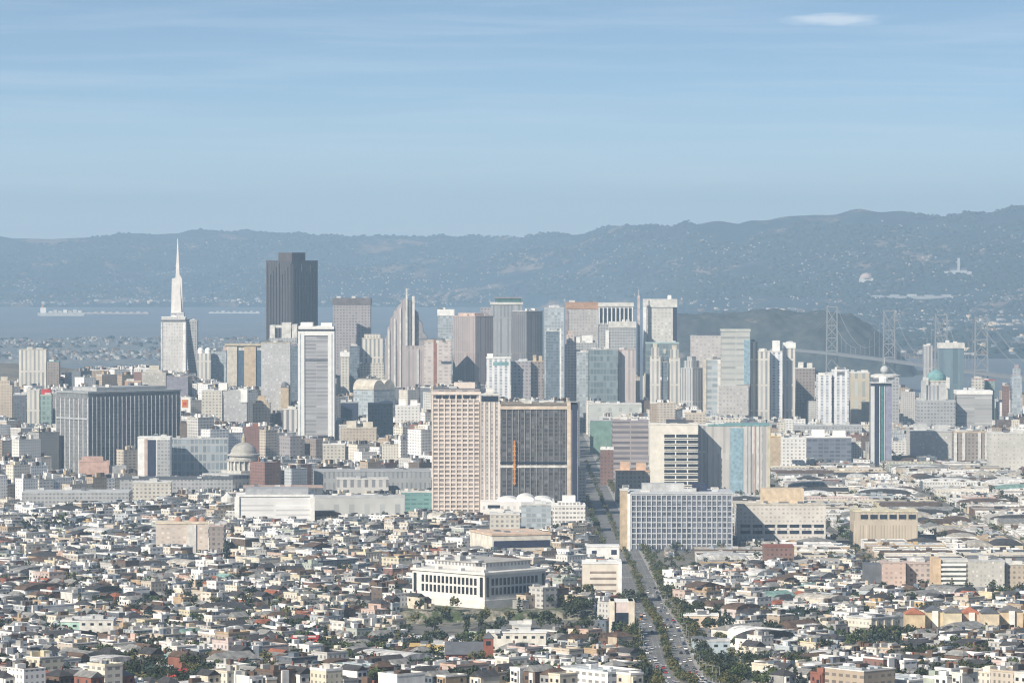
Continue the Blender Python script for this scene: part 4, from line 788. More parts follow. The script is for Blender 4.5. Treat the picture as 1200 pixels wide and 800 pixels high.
simple('office_block', 'cream roofed grey block right of the white tower with orange sign', 'office block', 236, None, 260, 458, 492, 5000, 0, 'cream', 'flat', offw, depth=22)
s = simple('office_block', 'grey block with bright white corner frames left of the broad grey tower', 'office block', 262, None, 289, 458, 500, 4960, 0, facade('cornerframe', (0.40, 0.40, 0.41), (0.30, 0.31, 0.33), 3.5, 3.6, .5, .5), 'flat', offw, depth=24)
s.b('white_frame', s.X - 7, s.X + .7, -s.Y - 1, s.Y, s.H - 13, s.H + 2, white); s.b('white_frame', -s.X - 6, -s.X + 4, -s.Y - 1, s.Y - 4, s.H + .95, s.H + 9, white)
simple('apartment_block', 'tan stepped block below the broad grey concrete tower', 'apartment block', 296, None, 316, 473, 500, 4900, 0, 'tan', 'step', tan, depth=18)
s = simple('apartment_block', 'small block with white and black arched slots left of the white framed tower', 'apartment block', 331, None, 349, 480, 508, 4850, 0, facade('slots', (0.60, 0.60, 0.58), (0.05, 0.05, 0.09), 6, 40, .5, .9), 'flat', offw, depth=16)
s = simple('apartment_block', 'orange brown slim tower with a dark dome left of the white framed tower', 'apartment block', 329, None, 338, 454, 486, 5050, 0, tan, 'flat', dgrey, depth=10); lathe('roof_dome', [(4.6, 0), (4.2, 3), (2.5, 5), (.3, 6)], dgrey, s.root, 12, (0, 0, s.H + .9))
s = B('hotel', 'grey hotel with pale arched gables between the framed tower and the twin spires', 'hotel', 413, 438, 462, 457, 492, 5100, 42, ref='the gabled grey hotel')
s.body(FA['pale'])
for q in (-.5, .45):
    pf = [(0, 0)] + [((1 - math.cos(math.pi * k / 8)) / 2, 12 * math.sin(math.pi * k / 8)) for k in range(1, 8)] + [(1, 0)]
    prism('arched_gable', q * s.X - 9, q * s.X + 9, -s.Y - .3, s.Y, s.H, pf, cream, s.root)
simple('office_block', 'dark slate block under the gabled grey hotel', 'office block', 431, None, 460, 473, 515, 4900, 0, 'slate', 'flat', grey, depth=22)
simple('apartment_block', 'white block with scattered small windows left of the pink slab', 'apartment block', 463, None, 492, 476, 500, 4950, 0, 'white', 'two', white, depth=20)
simple('office_block', 'dark blue block right behind the white framed tower', 'office block', 399, None, 419, 472, 497, 5000, 0, navyp, 'flat', grey, depth=20)
simple('apartment_block', 'tan and white block with a yellow left part under the dark slate block', 'apartment block', 400, None, 441, 502, 523, 4750, 0, 'tan', 'two', cream, depth=24)
# foreground landmarks on the right
s = B('apartment_block', 'large cream apartment block with an even window grid at lower right', 'apartment block', 995, 1022, 1056, 726, 762, 2560, 42, ref='the large cream apartment block')
s.body(facade('cream_grid', (0.62, 0.58, 0.47), (0.20, 0.20, 0.20), 3.0, 3.1, .45, .5)); s.cap(lgrey, .9, .3); s.b('wing', -s.X - 7, -s.X - .1, -s.Y + 3, s.Y, -6, s.H - 5, MATS['facade_cream']); s.units(6, 101)
for t in (-.6, 0, .6): s.b('stair_bay', t * s.X - 1, t * s.X + 1, -s.Y - .8, -s.Y - .02, 0, s.H - 1, cream)
s = B('apartment_block', 'salmon apartment block with a dark end at right', 'apartment block', 1034, None, 1062, 660, 690, 3050, 0, depth=24, ref='the salmon apartment block')
s.body(facade('salmon2', (0.62, 0.42, 0.32), (0.34, 0.24, 0.22), 3.4, 3.3, .5, .45)); s.b('dark_end', -s.X - 12, -s.X - .1, -s.Y + 2, s.Y, 0, s.H - 1, dgrey); s.cap(pinkst, .8, .2); s.units(3, 12)  # the set back end is plain dark grey
simple('apartment_block', 'pinkish brick apartment block right of the salmon one', 'apartment block', 1063, None, 1094, 661, 691, 3060, 0, 'pink', 'flat', pinkst, depth=24)
s = B('apartment_block', 'cream apartment block with long white balcony bands at right', 'apartment block', 1095, None, 1136, 658, 692, 3030, 0, depth=24, ref='the white balcony block')
s.body(P('shadow_wall', (0.30, 0.31, 0.30)))  # shade behind the balconies is put into the wall's grey
for i in range(6): s.b('balcony', -s.X + 5, s.X - 2, -s.Y - 1.5, -s.Y - .02, s.py(690 - i * 5.4), s.py(687.4 - i * 5.4), white)
s.b('stair_tower', -s.X - .5, -s.X + 4.9, -s.Y - 1.8, s.Y, 0, s.H + 2, P('orange_cream', (0.66, 0.5, 0.34))); s.cap(offw, .8, .2)
simple('apartment_block', 'grey beige apartment slab with fine windows right of the white balcony bands', 'apartment block', 1137, None, 1178, 658, 695, 3020, 0, facade('fine', (0.52, 0.50, 0.44), (0.36, 0.34, 0.32), 2.8, 3.1, .45, .5), 'flat', lgrey, depth=24)
simple('apartment_block', 'orange beige apartment slab at the right edge beside the grey beige one', 'apartment block', 1179, None, 1206, 662, 697, 3025, 0, 'tan', 'flat', offw, depth=24)
for i, (a, b_, t, q, cl, lb) in enumerate(((1062, 1085, 716, 735, (0.62, 0.50, 0.33), 'ochre'), (1086, 1107, 713, 737, (0.64, 0.54, 0.38), 'golden'), (1108, 1128, 714, 733, (0.68, 0.60, 0.44), 'pale straw'), (1129, 1150, 715, 736, (0.60, 0.43, 0.32), 'orange'), (1151, 1172, 715, 738, (0.66, 0.56, 0.42), 'honey'), (1173, 1200, 713, 740, (0.66, 0.52, 0.36), 'sand'))):
    s = B('row_house', lb + ' coloured gabled house in the warm coloured row at right', 'house', a, None, b_, t + 4, q, 2600 + (i % 2) * 14, 0, depth=14)
    s.body(P('wall_' + lb.replace(' ', '_'), cl)); pr = [(0, 0), (.5, 3.2), (1, 0)]
    prism('roof', -s.X - .4, s.X + .4, -s.Y - .5, s.Y + .4, s.H, pr, [tile, slate, tarr][i % 3], s.root)
    for a2 in (-.6, 0, .55):
        for z_ in (2.2, 5.4): s.b('window', a2 * s.X - .8, a2 * s.X + .8, -s.Y - .15, -s.Y - .01, min(z_, s.H - 2), min(z_, s.H - 2) + 1.6, WINDOW)
    if i % 2: s.b('bay', -1.8, 1.8, -s.Y - 1.6, -s.Y - .16, 0, s.H + .6, white)
s = B('warehouse', 'low red brick warehouse row beside the long white roofs at right', 'warehouse', 896, None, 931, 641, 656, 3200, 0, depth=24); s.body(FA['brick']); s.cap(brick, .7, .2); 
# brick church
s = B('church', 'dark slate roofed church with a square red brick bell tower at bottom centre', 'church', 522, None, 566, 767, 783, 2290, 0, depth=16, ref='the red brick church')
s.body(brick); prism('roof', -s.X - .6, s.X, -s.Y - .8, s.Y + .8, s.H, [(0, 0), (.5, 6.2), (1, 0)], slate, s.root, axis='y')
tw = s.b('bell_tower', s.X + .1, s.X + 5.6, -s.Y - 1.5, -s.Y + 4, -3, s.py(748), brick)
mesh('spire', [(s.X - .3, -s.Y - 1.9, s.py(748)), (s.X + 6, -s.Y - 1.9, s.py(748)), (s.X + 6, -s.Y + 4.4, s.py(748)), (s.X - .3, -s.Y + 4.4, s.py(748)), (s.X + 2.85, -s.Y + 1.2, s.py(740))], [(0, 1, 4), (1, 2, 4), (2, 3, 4), (3, 0, 4)], slate, tw)
s.b('belfry_opening', s.X + 1.6, s.X + 4.1, -s.Y - 1.62, -s.Y - 1.48, s.py(756), s.py(751), WINDOW, tw)
for i in range(5): s.b('window', -s.X + 1.6 + i * 3.7, -s.X + 2.9 + i * 3.7, -s.Y - .12, -s.Y - .01, 1.5, s.H - .8, WINDOW)
s.b('porch', s.X + 5.7, s.X + 9, -s.Y, s.Y - 3, -3, s.H - 2, P('cream_stone', (0, 0, 0)))
# white villas / signs of colour in the lower left
for (x0, x1, t, q, d_, m_, tp, lb) in ((92, 132, 727, 748, 2560, offw, silver, 'broad plain off white hall with a flat pale roof at lower left'), (70, 92, 729, 742, 2600, P('mint_green', (0.45, 0.66, 0.58)), white, 'mint green house left of the broad off white hall'),
        (165, 222, 789, 803, 2112, P('scarlet_wall', (0.66, 0.08, 0.05)), redp, 'scarlet roofed long building at the bottom edge'), (340, 372, 749, 756, 2420, P('coral_wall', (0.62, 0.12, 0.09)), redp, 'coral red roofed low building left of the church'),
        (480, 520, 758, 765, 2380, P('cinema_wall', (0.7, 0.6, 0.2)), yellowp, 'yellow fronted low building left of the church'), (570, 640, 742, 762, 2400, P('gym_wall', (0.70, 0.68, 0.62)), white, 'large white roofed hall right of the church'),
        (470, 548, 749, 756, 2520, white, white, 'long low white roofed building above the church'), (812, 856, 752, 772, 2420, P('bluish_wall', (0.40, 0.48, 0.54)), lgrey, 'bluish grey house block right of the avenue at the bottom'),
        (802, 842, 722, 742, 2620, P('peach_wall', (0.68, 0.55, 0.42)), white, 'peach and white shop building right of the avenue'), (600, 622, 733, 745, 2600, offw, silver, 'small pale barrel roofed shed right of the rock')):
    s = B('hall' if 'hall' in lb else 'shop_building', lb, 'building', x0, None, x1, t, q, d_, 0, depth=16)
    s.body(m_); s.cap(tp, .7, .3); n_ = max(2, int(s.l1 / 4.5))
    for i in range(n_): s.b('window', -s.X + s.l1 * (i + .3) / n_, -s.X + s.l1 * (i + .7) / n_, -s.Y - .14, -s.Y - .01, s.H - 3.0, s.H - 1.6, WINDOW)
    s.units(4, x0)

# ------------------------------------------------------------------ the avenue
RD_Y = [1500, 2000, 2500, 3267, 4200, 5200, 6600]; RD_X = [80, 85, 89, 95, 94, 92, 90]
def roadx(y): return np.interp(y, RD_Y, RD_X)
yy = np.concatenate([np.arange(1650, 4000, 15.0), np.arange(4000, 6500, 40.0)])
def strip(name, off0, off1, dz, m, y0=0, y1=1e9, kind='structure', thick=0.0):
    ys_ = yy[(yy >= y0) & (yy <= y1)]; vs, fs = [], []
    for y in ys_:
        x = float(roadx(y)); zc = float(G(x, y)) + dz
        vs += [(x + off0, y, zc), (x + off1, y, zc)]
        if thick: vs += [(x + off0, y, zc - thick), (x + off1, y, zc - thick)]
    k = 4 if thick else 2
    for i in range(len(ys_) - 1):
        a, b_ = i * k, (i + 1) * k; fs.append((a, a + 1, b_ + 1, b_))
        if thick: fs += [(a + 2, a, b_, b_ + 2), (a + 1, a + 3, b_ + 3, b_ + 1)]
    if thick: fs.append((0, 2, 3, 1))
    o = mesh(name, vs, fs, m)
    if kind: tag(o, kind=kind)
    return o
asph = P('asphalt', (0.17, 0.17, 0.17), .9, .3, .05); pav = P('pavement_concrete', (0.33, 0.32, 0.30), .9, .25, .1); lane = P('lane_paint', (0.7, 0.7, 0.68))
strip('road', -13, 13, 0.25, asph); strip('pavement', -19, -13, .38, pav, thick=.6); strip('pavement', 13, 19, .38, pav, thick=.6)
strip('pavement', -1.6, 1.6, .39, P('median_soil', (0.22, 0.20, 0.14)), 1700, 3600, thick=.5)
strip('side_road', 24, 31, 0.25, P('pale_side_road', (0.25, 0.245, 0.235)), 1650, 2700)
# painted lane marks: each dash sits on the road and the whole set cannot be counted at this distance
vs, fs = [], []
for off in (-9.6, -6.4, -3.4, 3.4, 6.4, 9.6):
    y = 1700
    while y < 3800:
        x0, x1 = float(roadx(y)) + off, float(roadx(y + 3)) + off; z0_, z1_ = float(G(x0 - off, y)) + .256, float(G(x1 - off, y + 3)) + .256; k = len(vs)
        vs += [(x0 - .1, y, z0_), (x0 + .1, y, z0_), (x1 + .1, y + 3, z1_), (x1 - .1, y + 3, z1_)]; fs.append((k, k + 1, k + 2, k + 3)); y += 12
tag(mesh('lane_markings', vs, fs, lane), kind='structure')
for yc in (2120, 2290, 2470, 2660, 2850, 3060, 3280, 3500):
    vs, fs = [], []
    for i in range(12):
        o_ = -12 + i * 2.1
        if abs(o_) < 2: continue
        k = len(vs)
        for (a, b_) in ((o_, 0), (o_ + .7, 0), (o_ + .7, 4), (o_, 4)): vs.append((float(roadx(yc)) + a, yc + b_, float(G(float(roadx(yc + b_)), yc + b_)) + .262))
        fs.append((k, k + 1, k + 2, k + 3))
    tag(mesh('crosswalk', vs, fs, lane), kind='structure')

# ------------------------------------------------------------------ ordinary buildings
TH = R(42)
WALLS = [('white', (0.80, 0.79, 0.77), 26), ('off white', (0.66, 0.65, 0.61), 15), ('cream', (0.68, 0.62, 0.51), 15), ('light grey', (0.50, 0.49, 0.47), 9), ('beige', (0.54, 0.46, 0.36), 13), ('pale yellow', (0.64, 0.57, 0.40), 4), ('pale blue', (0.42, 0.47, 0.51), 4),
         ('pale green', (0.42, 0.47, 0.41), 3), ('salmon', (0.55, 0.40, 0.33), 3), ('pink', (0.60, 0.49, 0.46), 2), ('tan', (0.44, 0.33, 0.22), 9), ('mid grey', (0.33, 0.33, 0.325), 5), ('brick red', (0.27, 0.11, 0.08), 6), ('brown', (0.15, 0.10, 0.075), 7), ('slate blue', (0.12, 0.15, 0.19), 4), ('ochre', (0.50, 0.36, 0.18), 1.5)]
ROOFS = [('silver', (0.60, 0.60, 0.59), 21), ('pale gravel', (0.50, 0.47, 0.42), 24), ('dark tar', (0.055, 0.055, 0.06), 19), ('grey', (0.26, 0.26, 0.255), 18), ('white', (0.80, 0.80, 0.79), 15), ('brown', (0.12, 0.08, 0.06), 11), ('tile red', (0.34, 0.12, 0.07), 3), ('sea green', (0.22, 0.36, 0.33), 2)]
def pick(rs, T):
    t = rs.random() * sum(q[2] for q in T)
    for q in T:
        t -= q[2]
        if t <= 0: return q
    return T[-1]
WM = {q[0]: P('wall_' + q[0].replace(' ', '_') + '_paint', q[1]) for q in WALLS}
RM = {q[0]: P('roofing_' + q[0].replace(' ', '_'), q[1], .9, .55, .3) for q in ROOFS}
FMm = {q[0]: [facade('flats_%s_%d' % (q[0].replace(' ', '_'), i), q[1], (0.07, 0.075, 0.085), wu, hz_, fu, fv) for i, (wu, hz_, fu, fv) in enumerate(((3.0, 3.2, .42, .5), (4.4, 3.3, .6, .42)))] for q in WALLS}

CAND = []
LMa = np.array([(a, b_, c_, d_) for a, b_, c_, d_ in LM]); FT = np.array(FOOT)
ENX = [0, 60, 75, 100, 180, 230, 260, 390, 500, 650, 760, 900, 1000, 1060, 1200]; ENY = [447, 446, 440, 434, 430, 438, 450, 440, 436, 436, 436, 444, 450, 455, 458]
def blocked_h(x, y, r, g):
    """largest height that hides nothing built by hand (None: no room)"""
    px = CX + F * x / y; pr = F * r / y
    if len(FT) and np.any((FT[:, 0] - x) ** 2 + (FT[:, 1] - y) ** 2 < (FT[:, 2] + r * .8) ** 2): return 0
    m = (LMa[:, 0] < px + pr) & (LMa[:, 1] > px - pr) & (LMa[:, 3] > y)
    lim = (LMa[m, 2] - 2).max() if m.any() else 0
    if y > 4300: lim = max(lim, float(np.interp(px, ENX, ENY)))
    if px > 900 and y < 5900: lim = max(lim, float(np.interp(y, [3300, 4300, 5300, 5900], [600, 560, 515, 490])))
    yf = y - r
    return CAMZ - (lim - HZ) * yf / F - g
def add(x, y, th, l1, l2, h, kind, rs, front, endcap=False):
    if y < 1960 or y > 6950 or abs(x) > .1225 * y + 130: return
    r = math.hypot(l1, l2) / 2
    rx = float(roadx(y))
    if abs(x - rx) < 20 + r * .72: return
    if y < 2750 and 22 < x - rx < 34 + r * .7: return
    if x > rx and y > 3330: h *= .62 if y < 4600 else .8 if y < 5600 else 1
    g = float(G(x, y)); hm_ = blocked_h(x, y, r, g)
    if hm_ < h:
        h = hm_ * rs.uniform(.85, 1)
        if h < 4.2: return
    CAND.append(dict(x=x, y=y, g=g, th=th, l1=l1, l2=l2, h=h, kind=kind, front=front, seed=rs.randrange(1 << 30), end=endcap))
def kind_for(x, y, rs):
    px = CX + F * x / y; right = x > float(roadx(y))
    t = rs.random()
    if y < 3250:
        if right: return 'house' if t < .58 else ('flats' if t < .82 else 'warehouse')
        return 'house' if t < .76 else ('flats' if t < .95 else 'warehouse')
    if right: 
        if y < 5300: return 'warehouse' if t < .66 else 'flats'
        return 'midrise' if t < .5 else ('warehouse' if t < .75 else 'flats')
    if y < 4300: return 'flats' if t < .62 else ('warehouse' if t < .86 else 'house')
    return 'midrise' if t < .68 else 'flats'
def dims(kind, y, px, rs):
    if kind == 'house': return rs.uniform(5.6, 9), rs.uniform(8.5, 13), rs.choice([5.5, 6.5, 7.5, 8, 8.8, 10]) + rs.uniform(-.5, .5)
    if kind == 'flats': return rs.uniform(9, 15) if y < 3300 else rs.uniform(12, 24), rs.uniform(11, 17), rs.choice([8.5, 9.5, 10.5, 11.5, 13]) + rs.uniform(-.6, .6)
    if kind == 'warehouse': return rs.uniform(18, 44), rs.uniform(20, 30), rs.uniform(5.5, 11)
    down = y > 4900 and 225 < px < 1010
    h = rs.uniform(18, 42) if not down else rs.choice([rs.uniform(25, 60), rs.uniform(45, 120)])
    return rs.uniform(16, 30), rs.uniform(16, 26), h
def grid(th, inzone, umin, umax, vmin, vmax, BU, BV, SU, SV, seed):
    c, s_ = math.cos(th), math.sin(th); rs = random.Random(seed)
    u = umin
    while u < umax:
        v = vmin
        while v < vmax:
            alongu = rs.random() < .45
            LU, LV = BU - SU, BV - SV
            cu, cv = u + LU / 2, v + LV / 2
            X0, Y0 = cu * c - cv * s_, cu * s_ + cv * c
            if Y0 < 1850 or Y0 > 7000 or abs(X0) > .125 * Y0 + 250: v += BV; continue
            rows = []
            if alongu: rows = [(u, v, 1, 0, LU, 'a'), (u, v + LV, 1, 0, LU, 'b')]
            else:
                nseg = max(2, int(LU // (29 if th else 46))); sw = LU / nseg
                for k in range(nseg): rows.append((u + k * sw, v, 0, 1, LV, 'a'))
            for (ru, rv, du, dv, ln_, side) in rows:
                t = 0
                while t < ln_ - 7:
                    pu, pv = ru + du * t, rv + dv * t
                    x, y = pu * c - pv * s_, pu * s_ + pv * c
                    k = kind_for(x, y, rs); px = CX + F * x / max(y, 1); wd, dp, h = dims(k, y, px, rs)
                    wd = min(wd, ln_ - t) if y < 4300 or th == 0 else min(wd, ln_ - t); dp = min(dp, LV * .36 if alongu else 40)
                    if th == 0 and k != 'midrise': dp = LV * .46 if alongu else sw * rs.uniform(.82, .97)
                    elif not alongu: dp = min(dp, sw * .7)
                    setb = rs.choice([0, 0, .6, 1.5, 3])
                    if alongu:
                        bu = pu + wd / 2; bv = (pv + dp / 2 + setb) if side == 'a' else (pv - dp / 2 - setb); l1, l2, fr = wd, dp, 'v'
                    else:
                        bv = pv + wd / 2; bu = pu + dp / 2 + setb; l1, l2, fr = dp, wd, 'u'
                    x, y = bu * c - bv * s_, bu * s_ + bv * c
                    if inzone(x, y): add(x, y, th, l1, l2, h, k, rs, fr, t == 0 or rs.random() < .3)
                    t += wd + (rs.uniform(1, 4) if rs.random() < .25 else .25)
                    if rs.random() < (.10 if th else .04): t += rs.uniform(6, 16)
            v += BV
        u += BU
soma = lambda x, y: x > float(roadx(y)) and y > 3330
grid(TH, lambda x, y: not soma(x, y), 900, 6200, 500, 5800, 132, 47, 11, 10, 3)
grid(0.0, lambda x, y: soma(x, y), 0, 1000, 3330, 7000, 150, 88, 15, 14, 4)
# an extra sprinkling of taller blocks among the downtown towers and on the hills
rs = random.Random(77); SP = []
for _ in range(1500):
    y = rs.uniform(4700, 6750); x = rs.uniform(-.122, .122) * y; px = CX + F * x / y
    if px > 700 and y < 5750: continue
    l1, l2 = rs.uniform(16, 30), rs.uniform(14, 24)
    if any((x - a) ** 2 + (y - b_) ** 2 < 27 ** 2 for a, b_ in SP): continue
    h = rs.uniform(22, 60) if not (225 < px < 1010) else rs.uniform(40, 150)
    n0 = len(CAND); add(x, y, rs.choice([TH, TH, 0.05]) if px < 700 else 0.0, l1, l2, h, 'midrise', rs, 'v', True)
    if len(CAND) > n0: SP.append((x, y))
spa = np.array(SP)
CAND = [c for i, c in enumerate(CAND) if c['y'] < 4650 or i >= len(CAND) - len(SP) or not len(spa) or ((spa[:, 0] - c['x']) ** 2 + (spa[:, 1] - c['y']) ** 2).min() > 24 ** 2]

# ---- which of them show: paint all silhouettes far to near into an id buffer
W_, H_ = 1200, 800
buf = np.full((H_, W_), -1, np.int32)
E12 = [(0, 1), (1, 2), (2, 3), (3, 0), (4, 5), (5, 6), (6, 7), (7, 4), (0, 4), (1, 5), (2, 6), (3, 7)]
items = [(d_, -2, c8) for c8, d_ in SIL] + [(c['y'], i, corners((c['x'], c['y'], c['g']), c['th'], c['l1'], c['l2'], c['h'])) for i, c in enumerate(CAND)]
items.sort(key=lambda q: -q[0])
for d_, i, c8 in items:
    px, py = proj(c8[:, 0], c8[:, 1], c8[:, 2])
    a, b_ = int(max(0, math.floor(px.min()))), int(min(W_ - 1, math.ceil(px.max())))
    if b_ <= a: continue
    cols_ = np.arange(a, b_ + 1) + .5; lo = np.full(len(cols_), 1e9); hi = np.full(len(cols_), -1e9)
    for e0, e1 in E12:
        xa, xb = sorted((px[e0], px[e1])); ya, yb = (py[e0], py[e1]) if px[e0] <= px[e1] else (py[e1], py[e0])
        mk = (cols_ >= xa - .5) & (cols_ <= xb + .5)
        if not mk.any(): continue
        tt = np.clip((cols_[mk] - xa) / max(xb - xa, 1e-6), 0, 1); yv = ya + (yb - ya) * tt
        lo[mk] = np.minimum(lo[mk], yv if xb - xa > 1 else min(ya, yb)); hi[mk] = np.maximum(hi[mk], yv if xb - xa > 1 else max(ya, yb))
    for k, cc_ in enumerate(range(a, b_ + 1)):
        if hi[k] > lo[k]: buf[max(0, int(round(lo[k]))):max(0, min(H_, int(round(hi[k])))), cc_] = i
cnt = np.bincount(buf[buf >= 0], minlength=len(CAND))
yi, xi = np.nonzero(buf >= 0); ids = buf[yi, xi]
sx = np.bincount(ids, xi, len(CAND)) / np.maximum(cnt, 1); sy_ = np.bincount(ids, yi, len(CAND)) / np.maximum(cnt, 1)
for i, c in enumerate(CAND): c['n'] = int(cnt[i]); c['px'] = float(sx[i]); c['py'] = float(sy_[i])
HID = [c for c in CAND if c['n'] < 3]; CAND = [c for c in CAND if c['n'] >= 3]

def enrich(c):
    rs = random.Random(c['seed'])
    c['wallc'] = pick(rs, WALLS)[0]; c['roofc'] = pick(rs, ROOFS)[0]
    k = c['kind']
    if k == 'house': c['roof'] = rs.choice(['flat', 'flat', 'gabled', 'gabled', 'hipped', 'flat'])
    elif k == 'warehouse': c['roof'] = rs.choice(['flat', 'flat', 'flat', 'barrel', 'gabled'])
    else: c['roof'] = 'flat'
    if c['roof'] == 'flat' and c['roofc'] in ('tile red', 'brown') and rs.random() < .6: c['roofc'] = 'pale gravel'
    if c['roof'] in ('gabled', 'hipped') and c['roofc'] in ('silver', 'white', 'pale gravel'): c['roofc'] = rs.choice(['dark tar', 'grey', 'brown', 'grey', 'dark tar'] + (['tile red'] if rs.random() < .2 else []))
    if k == 'midrise' and c['wallc'] in ('salmon', 'ochre', 'pale green', 'pink', 'pale yellow'): c['wallc'] = rs.choice(['cream', 'light grey', 'beige'])
    c['st'] = max(1, int((c['h'] - .8) / 3.05)); c['bay'] = rs.random() < .45 and c['st'] >= 2; c['hatch'] = rs.random() < .35; c['chim'] = rs.random() < .3
for c in CAND: enrich(c)
lists = {}
for c in sorted(CAND, key=lambda c: -c['n']): lists.setdefault(c['kind'], []).append(c)
NI = {'house': 300, 'flats': 290, 'warehouse': 230, 'midrise': 260}
for k, v in lists.items():
    for i, c in enumerate(v): c['ind'] = i < NI[k] and c['n'] >= 14

class Merge:
    def __init__(s): s.V, s.Q, s.M, s.mats, s.n = [], [], [], {}, 0
    def start(s, c): s.c = c; s.cs, s.sn = math.cos(c['th']), math.sin(c['th'])
    def poly(s, name, vs, fs, m, parent=None):
        c = s.c; a = np.array(vs, float); o = np.empty_like(a)
        o[:, 0] = c['x'] + a[:, 0] * s.cs - a[:, 1] * s.sn; o[:, 1] = c['y'] + a[:, 0] * s.sn + a[:, 1] * s.cs; o[:, 2] = c['g'] + a[:, 2]
        mi = s.mats.setdefault(m.name, len(s.mats)); s.V.append(o)
        for f in fs: s.Q.append([q + s.n for q in f] if len(f) == 4 else [f[0] + s.n, f[1] + s.n, f[2] + s.n, f[2] + s.n]); s.M.append(mi)
        s.n += len(a); return None
    def finish(s, name, kind='stuff'):
        quads = [q for q in s.Q]; V = np.concatenate(s.V)
        me = bpy.data.meshes.new(name)
        fs = [q if q[2] != q[3] else q[:3] for q in quads]
        me.from_pydata(V.tolist(), [], fs)
        for k in s.mats: me.materials.append(MATS[k])
        me.polygons.foreach_set('material_index', np.array(s.M, np.int32)); me.update()
        o = bpy.data.objects.new(name, me); C.objects.link(o); return tag(o, kind=kind)
class Single:
    def start(s, c, name): s.root = empty(name, (c['x'], c['y'], c['g']), c['th'])
    def poly(s, name, vs, fs, m, parent=None): return mesh(name, vs, fs, m, parent or s.root)
BF = BOXF[1:]
def build(c, o, single):
    rs = random.Random(c['seed'] + 1); X, Y, h, k = c['l1'] / 2, c['l2'] / 2, c['h'], c['kind']
    bx = lambda nm, a, b_, c_, d_, e, f, m, par=None: o.poly(nm, boxv(a, b_, c_, d_, e, f), BF, m, par)
    wm, rm = WM[c['wallc']], RM[c['roofc']]
    near = c['y'] < 3400
    if k == 'house' or (not single and k == 'flats' and near):
        bx('wall', -X, X, -Y, Y, -5, h, wm)
    elif k == 'warehouse': bx('wall', -X, X, -Y, Y, -5, h, wm if rs.random() < .5 else FMm[c['wallc']][1])
    else: bx('wall', -X, X, -Y, Y, -5, h, FMm[c['wallc']][rs.randrange(2)])
    along = 'x' if c['front'] == 'v' else 'y'
    if c['roof'] == 'gabled':
        rh = min(3.4, .28 * min(c['l1'], c['l2']) + .6); e = .4
        if c['front'] == 'v': vs = [(-X - e, -Y - e, h), (X + e, -Y - e, h), (X + e, Y + e, h), (-X - e, Y + e, h), (0, -Y - e, h + rh), (0, Y + e, h + rh)]; fs = [(0, 4, 5, 3), (1, 2, 5, 4), (0, 1, 4), (2, 3, 5)]
        else: vs = [(-X - e, -Y - e, h), (X + e, -Y - e, h), (X + e, Y + e, h), (-X - e, Y + e, h), (-X - e, 0, h + rh), (X + e, 0, h + rh)]; fs = [(0, 1, 5, 4), (2, 3, 4, 5), (0, 4, 3), (1, 2, 5)]
        roof = o.poly('roof', vs, fs, rm)
    elif c['roof'] == 'hipped':
        rh = 2.6; e = .4; q = min(X, Y) * .9
        r0 = (-X + q, 0, h + rh) if X > Y else (0, -Y + q, h + rh); r1 = (X - q, 0, h + rh) if X > Y else (0, Y - q, h + rh)
        vs = [(-X - e, -Y - e, h), (X + e, -Y - e, h), (X + e, Y + e, h), (-X - e, Y + e, h), r0, r1]
        fs = [(0, 1, 5, 4), (2, 3, 4, 5), (0, 4, 3), (1, 2, 5)] if X > Y else [(0, 4, 5, 3), (1, 2, 5, 4), (0, 1, 4), (2, 3, 5)]
        roof = o.poly('roof', vs, fs, rm)
    elif c['roof'] == 'barrel':
        vs, fs = [], []; n = 7
        for sy2 in (-Y - .2, Y + .2):
            for i in range(n): t = math.pi * i / (n - 1); vs.append((-X * math.cos(t), sy2, h + math.sin(t) * min(4, X * .3)))
        fs = [(i, i + 1, i + 1 + n, i + n) for i in range(n - 1)]
        for i in range(1, n - 1): fs += [(0, i, i + 1), (n, n + i + 1, n + i)]
        roof = o.poly('roof', vs, fs, rm)
    else:
        roof = bx('roof', -X + .25, X - .25, -Y + .25, Y - .25, h, h + .18, rm)
        pm = wm if rs.random() < .7 else WM['white']; ph = rs.choice([.5, .8, 1.1])
        bx('parapet', -X - .15, X + .15, -Y - .15, -Y + .24, h, h + ph, pm); bx('parapet', -X - .15, -X + .24, -Y + .245, Y + .15, h, h + ph, pm)
        if near or single: bx('parapet', X - .24, X + .15, -Y + .245, Y + .15, h, h + ph * .9, pm); bx('parapet', -X + .245, X - .245, Y - .24, Y + .15, h, h + ph * .95, pm)
        if True:
            for _ in range(rs.choice([2, 3, 4, 5]) if k != 'house' else rs.choice([0, 1, 2, 3])):
                a, b_, q, q2 = rs.uniform(-.6, .6) * X, rs.uniform(-.6, .6) * Y, rs.uniform(.5, min(3.2, X * .4)), rs.uniform(.5, 2.2)
                bx('roof_hatch', a - q, a + q, b_ - q2, b_ + q2, h + .18, h + rs.uniform(1.6, 3.2) + (2 if k == 'midrise' else 0), rs.choice([wm, wm, WM['light grey'], WM['white'], WM['mid grey'], RM['dark tar'], WM['slate blue'], RM['brown']]))
        if k == 'warehouse':
            for i in range(rs.choice([0, 2, 3])):
                t = (i - 1) * X * .5; bx('skylight', t - 1.4, t + 1.4, -Y * .6, Y * .6, h + .18, h + 1.1, WM['pale blue'])
    if k == 'house' and c['front'] == 'v' and rs.random() < .5:
        a = rs.uniform(-.9, 0) * X; bx('rear_extension', a, a + X * .95, -Y - rs.uniform(2, 4.5), -Y - .01, -4, h * rs.uniform(.4, .75), rs.choice([wm, WM['white'], WM['cream'], WM['brown']]))
